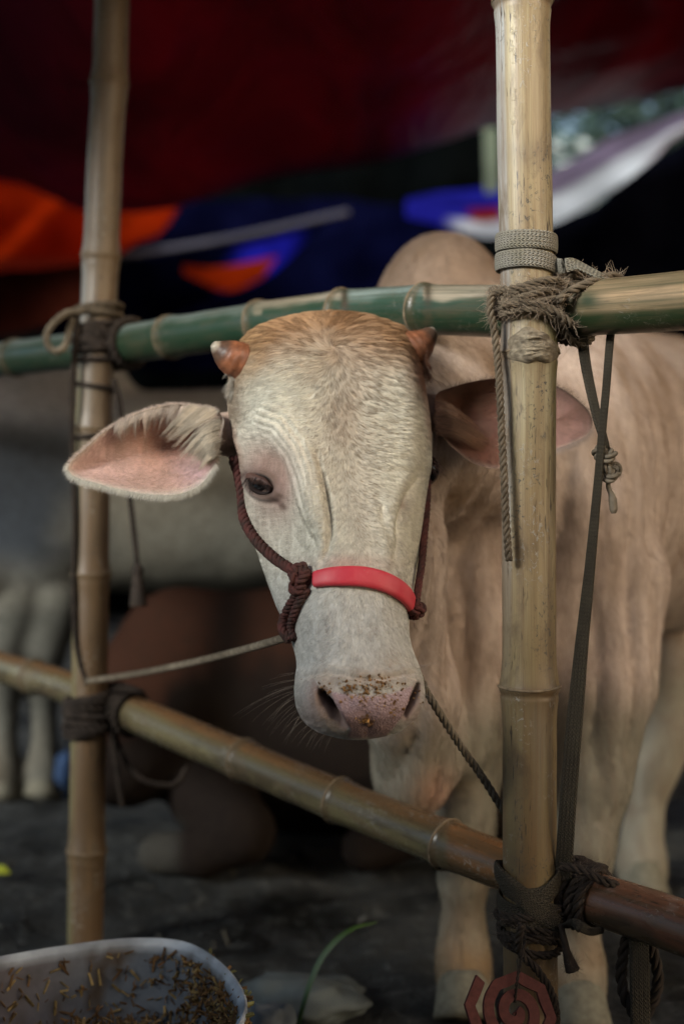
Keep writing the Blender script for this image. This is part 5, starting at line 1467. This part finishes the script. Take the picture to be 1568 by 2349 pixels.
strap(gb, bp, np.tile(np.array([[-.5, -.7, .5]]), (40, 1)), .011 * np.sin(np.linspace(.35, np.pi - .02, 40)) ** .6, .0012)
n = NT('grass_blade'); M['blade'] = n.set(color=(.022, .055, .006), rough=.5)
tag(gb.build('grass_blade', M['blade']), 'single green grass blade arching over the pale flat stone', 'grass')
lf = Geo(); lp_ = catmull([(-.755, 3.06, .02), (-.735, 3.05, .034), (-.71, 3.05, .026)], 16)
strap(lf, lp_, np.tile(np.array([[0, -.4, .9]]), (16, 1)), .03 * np.sin(np.linspace(.1, np.pi - .1, 16)), .001)
n = NT('yellow_leaf'); M['leaf'] = n.set(color=(.30, .34, .03), rough=.5)
tag(lf.build('fallen_leaf', M['leaf']), 'small yellow green leaf on the mud at the left edge', 'leaf')

# ------------------------------------------------------------------ unseen awning and curtain added behind the camera to narrow the sky light
V = np.zeros((12, 40, 3)); V[..., 0] = np.linspace(-6, 6, 40)[None]; V[..., 1] = np.linspace(-.25, -5, 12)[:, None]; V[..., 2] = 2.08 - .1 * np.sin(np.linspace(0, np.pi, 12))[:, None]
g = Geo(); g.grid(V, np.broadcast_to(np.array((.03, .045, .12)), V.shape))
o = g.build('awning', M['awning']); md = o.modifiers.new('thickness', 'SOLIDIFY'); md.thickness = .004
tag(o, 'unseen dark blue awning added behind the camera to cut the light', 'awning')
wallsheet([(-6, -4.8), (0, -5), (6, -4.8)], -.02, 1.8, 'unseen dark curtain added behind the camera to cut the light', (.03, .03, .035))
# ------------------------------------------------------------------ hair of the calf
def unit(a): return a / (np.linalg.norm(a, axis=-1, keepdims=True) + 1e-12)
def flow(px, py):
    """hair direction on the face in the picture plane (right, down)"""
    wx, wy = 764, 798
    rx, ry = px - wx, py - wy
    dist = np.hypot(rx, ry)
    rad = np.stack([rx, ry], -1) / (dist[..., None] + 1e-6)
    sw = .5 * np.exp(-(dist / 60) ** 2)
    rad = np.stack([rad[..., 0] * np.cos(sw) - rad[..., 1] * np.sin(sw), rad[..., 0] * np.sin(sw) + rad[..., 1] * np.cos(sw)], -1)
    xm = np.interp(py, [700, 800, 1000, 1150, 1300, 1500, 1600], [764, 764, 775, 790, 808, 832, 845])
    s = (px - xm) / np.interp(py, [800, 1000, 1200, 1400, 1600], [120, 120, 95, 110, 130])
    side = np.clip(s * 1.7, -1, 1)
    f = np.stack([side * np.interp(py, [800, 1150, 1350, 1550], [1.15, .9, .45, .35]), np.interp(np.abs(s), [0, .6, 1.4], [1.0, .45, .18]) * np.interp(py, [800, 1200, 1400, 1600], [1, 1, 1.4, 1.1])], -1)
    f = unit(f)
    w = np.clip(np.exp(-(dist / 120) ** 2) + sstep(830, 770, py), 0, 1)[..., None]
    return unit(rad * w + f * (1 - w))
def quadsample(V, Q, dens, n, rg, attrs):
    a = V[:-1]; 
    A = np.linalg.norm(np.cross(V[1:, 1:] - V[:-1, :-1], V[1:, :-1] - V[:-1, 1:]), axis=-1) * .5
    w = (A * dens[:-1, :-1]).ravel(); w /= w.sum()
    k = rg.choice(len(w), n, p=w); r, c = np.divmod(k, V.shape[1] - 1)
    u, v = rg.uniform(size=(2, n))
    def bil(F):
        u_, v_ = (u, v) if F.ndim == 2 else (u[:, None], v[:, None])
        return (F[r, c] * (1 - u_) * (1 - v_) + F[r, c + 1] * u_ * (1 - v_) + F[r + 1, c] * (1 - u_) * v_ + F[r + 1, c + 1] * u_ * v_)
    return [bil(F) for F in attrs]
def strands(root, nrm, tan, L, lift, curl, S=4, jit=.0, rg=None):
    s = np.linspace(0, 1, S)
    pts = []
    for q in s:
        p = root + tan * (L * q)[:, None] + nrm * (L * (lift * q - curl * q * q))[:, None]
        pts.append(p)
    return np.stack(pts, 1)
rg = np.random.default_rng(99)
camv = unit(np.array([0, 0, CAMZ]) - HV)
facing = np.sum(HN * camv, -1)
closed = lambda F: np.concatenate([F, F[:, :1]], 1)
dens = sstep(-.25, -.05, facing) * (1 - sstep(.1, .4, pad_mask(HPX, HPY))) * (1 - np.clip(nost * 1.4 + nost2 * 1.4 + nwide * .85, 0, 1)) * sstep(1.5, 2.3, re)
dens = dens * np.interp(HPY, [715, 820, 1000, 1250, 1700], [1.25, 1.15, 1.0, .95, .9])
dens *= 1 - .45 * gau(HPX, HPY, 620, 1075, 40, 40)
NH = 210000
root, nrm, hx, hy = quadsample(closed(HV), None, closed(dens), NH, rg, [closed(HV), closed(HN), closed(HPX), closed(HPY)])
nrm = unit(nrm)
f2 = flow(hx, hy)
# tufts: hairs lean to their neighbours
cell = np.interp(hy, [715, 900, 1200, 1400], [13.0, 11.0, 8.0, 6.5])
ci = np.floor(hx / cell).astype(np.int64); cj = np.floor(hy / cell).astype(np.int64)
best = np.full(NH, 1e9); bx = np.zeros(NH); by = np.zeros(NH); bid = np.zeros(NH)
for di in (-1, 0, 1):
    for dj in (-1, 0, 1):
        a_, b_ = ci + di, cj + dj
        jx = _hash(a_, b_, a_ * 0, 5); jy = _hash(a_, b_, a_ * 0, 6)
        X_, Y_ = (a_ + jx) * cell, (b_ + jy) * cell
        # stretched along the hair so tufts are long
        ddx, ddy = hx - X_, hy - Y_
        al = ddx * f2[:, 0] + ddy * f2[:, 1]; ac = -ddx * f2[:, 1] + ddy * f2[:, 0]
        q = (al * .45) ** 2 + (ac * 1.25) ** 2
        m_ = q < best
        best = np.where(m_, q, best); bx = np.where(m_, X_, bx); by = np.where(m_, Y_, by); bid = np.where(m_, _hash(a_, b_, a_ * 0, 9), bid)
ang = (bid - .5) * .5 + .24 * fbm(np.stack([hx, hy, 0 * hx], -1), .02, 77, 3) + rg.normal(0, .10, NH)
f2 = np.stack([f2[:, 0] * np.cos(ang) - f2[:, 1] * np.sin(ang), f2[:, 0] * np.sin(ang) + f2[:, 1] * np.cos(ang)], -1)
pull = np.stack([bx - hx, by - hy], -1) / cell[:, None]
t3 = np.stack([f2[:, 0], 0 * hx, -f2[:, 1]], -1)
t3 = unit(t3 - nrm * np.sum(t3 * nrm, 1)[:, None])
pl = np.stack([pull[:, 0], 0 * hx, -pull[:, 1]], -1); pl = pl - nrm * np.sum(pl * nrm, 1)[:, None]
pl = pl - t3 * np.sum(pl * t3, 1)[:, None]
L = np.interp(hy, [715, 790, 850, 1000, 1200, 1350, 1560, 1700], [.0125, .0125, .0105, .0076, .0054, .0042, .0034, .0028])
L *= (1 - .68 * np.clip(gau(hx, hy, 645, 1060, 80, 110), 0, 1)) * (1 - .3 * np.clip(gau(hx, hy, 560, 1150, 50, 160), 0, 1))
L *= rg.uniform(.65, 1.15, NH) * (.85 + .3 * bid)
tan = unit(t3 + pl * .55 * (L / .011)[:, None])
lift = np.interp(hy, [715, 900, 1100, 1300, 1700], [.40, .33, .22, .18, .18]) * (1 - .35 * sstep(60, 150, np.abs(hx - np.interp(hy, [715, 1000, 1300, 1700], [764, 780, 815, 845]))))  * (1 + (bid - .5) * np.interp(hy, [715, 900, 1100], [.6, .45, .2]))
hp_ = strands(root, nrm, tan, L, lift, lift * .75)
hcx, hcy = PX(root)
hc_ = coat(hx, hy, root)
hc_ = hc_ * np.clip(.82 + .36 * (bid - .5) + rg.normal(0, .10, NH), .4, 1.25)[:, None] * 1.12
dk = (rg.uniform(size=NH) < .36 * np.clip(.12 + gau(hx, hy, 805, 940, 75, 150, 8) + .8 * sstep(850, 770, hy) + .5 * gau(hx, hy, 835, 1180, 30, 110), 0, 1)) & (bid < .65)
hc_ = np.where(dk[:, None], hc_ * np.array((.42, .33, .25)), hc_)
hair_object('coat_hair', root, hp_, np.clip(hc_, 0, .95), np.interp(hy, [715, 1300, 1700], [.00014, .000118, .0001]), calf)

# ears: short down on the cup, a pale fringe on the rim, long tufts inside
def ear_hair(name, rings, mirror, n, L0, colf, seed):
    rg = np.random.default_rng(seed)
    V = closed(rings); N_ = np.zeros_like(V)
    du = np.gradient(V, axis=1); dv = np.gradient(V, axis=0); N_ = unit(np.cross(du, dv))
    N_ *= np.sign(-N_[..., 1])[..., None]
    px_, py_ = PX(V)
    s_ = np.broadcast_to(np.linspace(0, 1, V.shape[0])[:, None], px_.shape)
    R_, n_, x_, y_, q_ = quadsample(V, None, np.ones(px_.shape), n, rg, [V, N_, px_, py_, s_])
    cx_, cy_ = (420, 1010) if not mirror else (1110, 965)
    d2 = unit(np.stack([x_ - cx_, (y_ - cy_)], -1) + 18 * rg.normal(0, 1, (n, 2)))
    t = np.stack([d2[:, 0], 0 * x_, -d2[:, 1]], -1); n_ = unit(n_); t = unit(t - n_ * np.sum(t * n_, 1)[:, None])
    L_ = L0 * rg.uniform(.5, 1.2, n)
    hair_object(name, R_, strands(R_, n_, t, L_, .35, .1), colf(x_, y_, q_) * rg.uniform(.7, 1.25, (n, 1)), .00011, calf)
ear_hair('ear_down', ear_rings, False, 9000, .006, lambda x, y, s: np.clip(_mix(np.broadcast_to(np.array((.62, .45, .38)), x.shape + (3,)), (.72, .66, .58), sstep(.3, 0, s)), 0, 1), 5)
ear_hair('ear_down', ear_rings_r, True, 5000, .006, lambda x, y, s: _mix(np.broadcast_to(np.array((.08, .036, .025)), x.shape + (3,)), (.25, .16, .135), sstep(1200, 1290, x)), 6)  # right ear hair darkened too, as painted shade
def fringe(name, rim, n, L0, keep, col, seed):
    rg = np.random.default_rng(seed)
    r = catmull(np.array(rim, float), 400, closed=True)
    k = rg.choice(np.where(keep(r[:, 0], r[:, 1]))[0], n)
    c = r[:, :2].mean(0); out = r[k, :2] - c
    tg = r[(k + 1) % 400, :2] - r[k - 1, :2]; nn = np.stack([tg[:, 1], -tg[:, 0]], -1); nn *= np.sign(np.sum(nn * out, 1))[:, None]; nn = unit(nn)
    d2 = unit(nn + rg.normal(0, .35, (n, 2)) + np.array((-.5, .15)) * (1 if c[0] < 784 else -1))
    p0 = P(r[k, 0] + rg.normal(0, 1.5, n), r[k, 1] + rg.normal(0, 1.5, n), r[k, 2] + rg.normal(0.001, .0015, n))
    t = np.stack([d2[:, 0], rg.normal(0, .25, n), -d2[:, 1]], -1); L_ = L0 * rg.uniform(.4, 1.2, n)
    pts = np.stack([p0 + t * (L_ * q)[:, None] + np.array((0, 0, -.25)) * (L_ * q * q)[:, None] for q in (0, .5, 1)], 1)
    hair_object(name, p0, pts, np.array(col) * rg.uniform(.75, 1.2, (n, 1)), .00013, calf)
fringe('ear_fringe', LRIM, 3000, .007, lambda x, y: (y > 1065) & (x < 500), (.72, .70, .62), 1)
fringe('ear_fringe', LRIM, 1500, .0055, lambda x, y: (y <= 1075) & (x < 500), (.62, .5, .42), 2)
fringe('ear_fringe', RRIM, 900, .0075, lambda x, y: (y > 985) & (x > 1240), (.4, .32, .28), 3)
fringe('ear_fringe', RRIM, 500, .008, lambda x, y: (y < 960) & (x > 1020), (.10, .07, .055), 4)
def tuft(name, n, roots, ends, bow, cols, rad, seed, nc=24, spread=6):
    """long hairs gathered in locks: roots/ends are (px, py, d) polylines matched by fraction"""
    rg = np.random.default_rng(seed)
    Rn, En = catmull(np.array(roots, float), 200), catmull(np.array(ends, float), 200)
    lock = rg.uniform(0, 1, nc); lw = rg.uniform(.75, 1.12, nc); lc = rg.uniform(.6, 1.15, nc); ld = rg.normal(0, spread * 1.3, (nc, 2))
    k = rg.integers(0, nc, n); u = np.clip(lock[k] + rg.normal(0, .018, n), 0, 1); i = (u * 199).astype(int)
    a = Rn[i].copy(); b = En[np.clip((lock[k] * 199).astype(int), 0, 199)].copy()
    a[:, :2] += rg.normal(0, spread * .8, (n, 2)); b[:, :2] += ld[k] + rg.normal(0, spread * .45, (n, 2))
    b = a + (b - a) * (lw[k] * rg.uniform(.7, 1.05, n))[:, None]
    pts = []
    for q in np.linspace(0, 1, 6):
        w = a * (1 - q) + b * q
        pts.append(P(w[:, 0] + bow[0] * q * (1 - q) * 4, w[:, 1] + bow[1] * q * (1 - q) * 4, w[:, 2] - .010 * math.sin(math.pi * q)))
    hair_object(name, None, np.stack(pts, 1), np.array(cols) * (lc[k] * rg.uniform(.75, 1.2, n))[:, None], rad, calf, taper=.3)
tuft('ear_tuft', 1500, [(500, 962, 1.893), (499, 995, 1.892), (499, 1030, 1.89), (497, 1052, 1.888)], [(412, 1032, 1.905), (432, 1050, 1.90), (462, 1072, 1.885), (480, 1075, 1.88)], (-2, -8), (.62, .55, .44), .00015, 11, 30)
tuft('ear_tuft', 1500, [(495, 945, 1.90), (470, 940, 1.908), (440, 936, 1.914)], [(405, 1010, 1.92), (395, 1000, 1.925), (380, 990, 1.925)], (-8, 4), (.60, .52, .41), .00014, 12, 24)
tuft('ear_tuft', 1600, [(450, 935, 1.915), (390, 933, 1.917), (330, 944, 1.908), (270, 972, 1.90)], [(428, 985, 1.925), (370, 985, 1.925), (318, 990, 1.915), (265, 1012, 1.902)], (-3, 0), (.62, .53, .45), .00012, 13, 60, 4)
tuft('ear_tuft', 500, [(1000, 920, 1.94), (1002, 960, 1.94), (1005, 1000, 1.94)], [(1105, 985, 1.975), (1110, 1010, 1.975), (1095, 1035, 1.968)], (4, -6), (.34, .2, .13), .00014, 14, 26)
tuft('horn_base_hair', 500, [(556, 815, 1.915), (545, 850, 1.915), (536, 900, 1.92)], [(535, 845, 1.905), (520, 880, 1.91), (517, 930, 1.915)], (-3, -2), (.55, .5, .42), .00014, 15, 24, 5)
tuft('horn_base_hair', 500, [(945, 770, 1.94), (962, 820, 1.945), (972, 860, 1.945)], [(975, 800, 1.935), (985, 850, 1.94), (988, 890, 1.945)], (4, -2), (.22, .1, .06), .00015, 16, 24, 5)

# short coat on the neck, dewlap, shoulder and forelegs
rgb_ = np.random.default_rng(123)
qa = bv[bq]; fn = np.cross(qa[:, 2] - qa[:, 0], qa[:, 3] - qa[:, 1]); ar = np.linalg.norm(fn, axis=1) * .5; fn = fn / (2 * ar[:, None] + 1e-12)
qc = qa.mean(1); ppx, ppy = PX(qc)
w = ar * (fn[:, 1] < .25) * (qc[:, 1] < 3.0) * (ppx > 820) * (ppx < 1640)
k = rgb_.choice(len(w), 90000, p=w / w.sum()); u, v = rgb_.uniform(size=(2, 90000, 1))
root = (qa[k, 0] * (1 - u) + qa[k, 1] * u) * (1 - v) + (qa[k, 3] * (1 - u) + qa[k, 2] * u) * v
nb = fn[k]; cb = bc[bq[k, 0]]
tb = np.stack([.35 + .5 * fbm(root, 6, 3, 2), .5 + 0 * u[:, 0], -1 + .4 * fbm(root, 8, 7, 2)], -1) + rgb_.normal(0, .15, (90000, 3))
tb = unit(tb - nb * np.sum(tb * nb, 1)[:, None])
sh = 1 + .28 * fbm(root * np.array([1, 1, .35]), 70, 17, 2) + rgb_.normal(0, .12, 90000)
hair_object('body_hair', root, strands(root, nb, tb, .013 * rgb_.uniform(.6, 1.2, 90000), .26, .14), np.clip(cb * sh[:, None] * 1.05, 0, .9), .00024, calf)

# lashes and whiskers
def lash(name, items, rad, col, seed, nper=1, jit=3):
    rg = np.random.default_rng(seed); out = []
    for (a, m_, b) in items:
        for q in range(nper):
            j = rg.normal(0, jit, 2)
            A = np.array(a, float); Mm = np.array(m_, float); Bb = np.array(b, float)
            Mm[:2] += j * .5; Bb[:2] += j; A[:2] += j * .15
            t = np.linspace(0, 1, 8)[:, None]
            c = A * (1 - t) ** 2 + 2 * Mm * t * (1 - t) + Bb * t * t
            out.append(P(c[:, 0], c[:, 1], c[:, 2]))
    out = np.array(out)
    return hair_object(name, None, out, np.array(col) * np.random.default_rng(seed).uniform(.6, 1.3, (len(out), 1)), rad, calf, taper=.25, kind=None)
dl = eyeL[1] - .018
def lid_pt(a, r=1.0, up=True):
    lx, ly = 27 * math.cos(a) * r, 17 * math.sin(a) * r
    return ex + lx * math.cos(.6) - ly * math.sin(.6), ey + lx * math.sin(.6) + ly * math.cos(.6)
items = []
for t in np.linspace(.02, .98, 26):
    a = math.pi * (1 + t); q = lid_pt(a); o = lid_pt(a, 1.35)
    p3 = on_head(*q, .002)
    items.append(((q[0], q[1], p3[1]), (o[0] - 4, o[1] + 2, p3[1] - .010), (q[0] - 24 + 22 * t, q[1] + 20 + 5 * math.sin(t * 9), p3[1] - .014)))
for t in np.linspace(.1, .9, 14):
    a = math.pi * (1 - t); q = lid_pt(a, .98); o = lid_pt(a, 1.3)
    p3 = on_head(*q, .001)
    items.append(((q[0], q[1], p3[1]), (o[0], o[1], p3[1] - .004), (o[0] + 6, o[1] + 15, p3[1] - .002)))
lash('eyelash', items, .00026, (.02, .014, .012), 31, 5, 3.5)
lash('eyelash', [((978, 1052, 1.90), (1000, 1058, 1.895), (1018, 1080, 1.89)), ((981, 1060, 1.90), (1002, 1070, 1.89), (1014, 1096, 1.885)), ((983, 1066, 1.90), (1000, 1082, 1.89), (1006, 1110, 1.885)), ((974, 1048, 1.90), (996, 1048, 1.895), (1012, 1066, 1.89))], .00030, (.08, .04, .03), 32, 9, 5)
wl = []
for (a, b, dx, dy) in [(678, 1560, -85, 22), (680, 1572, -130, 62), (682, 1585, -120, 70), (680, 1575, -75, 30), (683, 1600, -70, 62), (686, 1612, -62, 70), (690, 1625, -55, 62), (694, 1636, -45, 66), (700, 1648, -45, 44), (708, 1660, -38, 40), (718, 1668, -30, 38), (730, 1676, -26, 34), (745, 1682, -22, 34), (677, 1545, -60, 12), (682, 1590, -60, 50), (690, 1640, -38, 50), (715, 1672, -26, 30), (760, 1688, -14, 26)]:
    p3 = on_head(max(a, float(np.interp(b, SIL[:, 0], SIL[:, 1])) + 5), b, .001); q = PX(p3)
    wl.append(((q[0], q[1], p3[1]), (q[0] + dx * .5, q[1] + dy * .25, p3[1] - .03), (q[0] + dx, q[1] + dy, p3[1] - .02)))
for (a, b, dx, dy) in [(955, 1528, 75, -18), (960, 1545, 60, -4), (964, 1570, 70, 12), (966, 1590, 45, 22), (962, 1620, 40, 34), (950, 1650, 30, 36), (940, 1660, 22, 30), (962, 1600, 62, 30), (958, 1535, 40, -20)]:
    p3 = on_head(min(a, float(np.interp(b, SIL[:, 0], SIL[:, 2])) - 5), b, .001); q = PX(p3)
    wl.append(((q[0], q[1], p3[1]), (q[0] + dx * .5, q[1] + dy * .3, p3[1] - .02), (q[0] + dx, q[1] + dy, p3[1] - .01)))
lash('whisker', wl, .00011, (.30, .27, .23), 33, 2, 9)

# crumbs of feed on the nose
rg = np.random.default_rng(55); g = Geo(); pts = []
for cx_, cy_, sx_, sy_, n_ in [(845, 1588, 30, 12, 120), (800, 1572, 40, 10, 34), (880, 1566, 40, 9, 26), (838, 1648, 13, 6, 22), (905, 1636, 10, 8, 16), (850, 1610, 26, 8, 26), (950, 1600, 8, 12, 8), (745, 1578, 10, 8, 10), (834, 1660, 5, 8, 8)]:
    for k in range(n_):
        p, n_v = hit(rg.normal(cx_, sx_), rg.normal(cy_, sy_))
        if p is not None: pts.append(p + n_v * .0012)
pts = np.array(pts); big = rg.uniform(size=len(pts)) < .3
flakes(g, pts[~big], .0011, [(.36, .20, .09), (.27, .15, .06), (.42, .27, .13)], rg, (1.4, 1.1, .8))
flakes(g, pts[big], .0019, [(.28, .15, .055), (.20, .10, .04)], rg, (1.6, 1.1, .7))
p, n_v = hit(842, 1652); flakes(g, np.array([p + n_v * .002 + rg.normal(0, .003, 3) for k in range(5)]), .004, [(.34, .18, .06), (.14, .07, .03)], rg, (2.2, 1.0, .5))
cr_ = g.build('feed_crumbs', M['feed'], smooth=False); tag(cr_, 'brown crumbs of feed stuck on the calf nose', 'feed', kind='stuff')
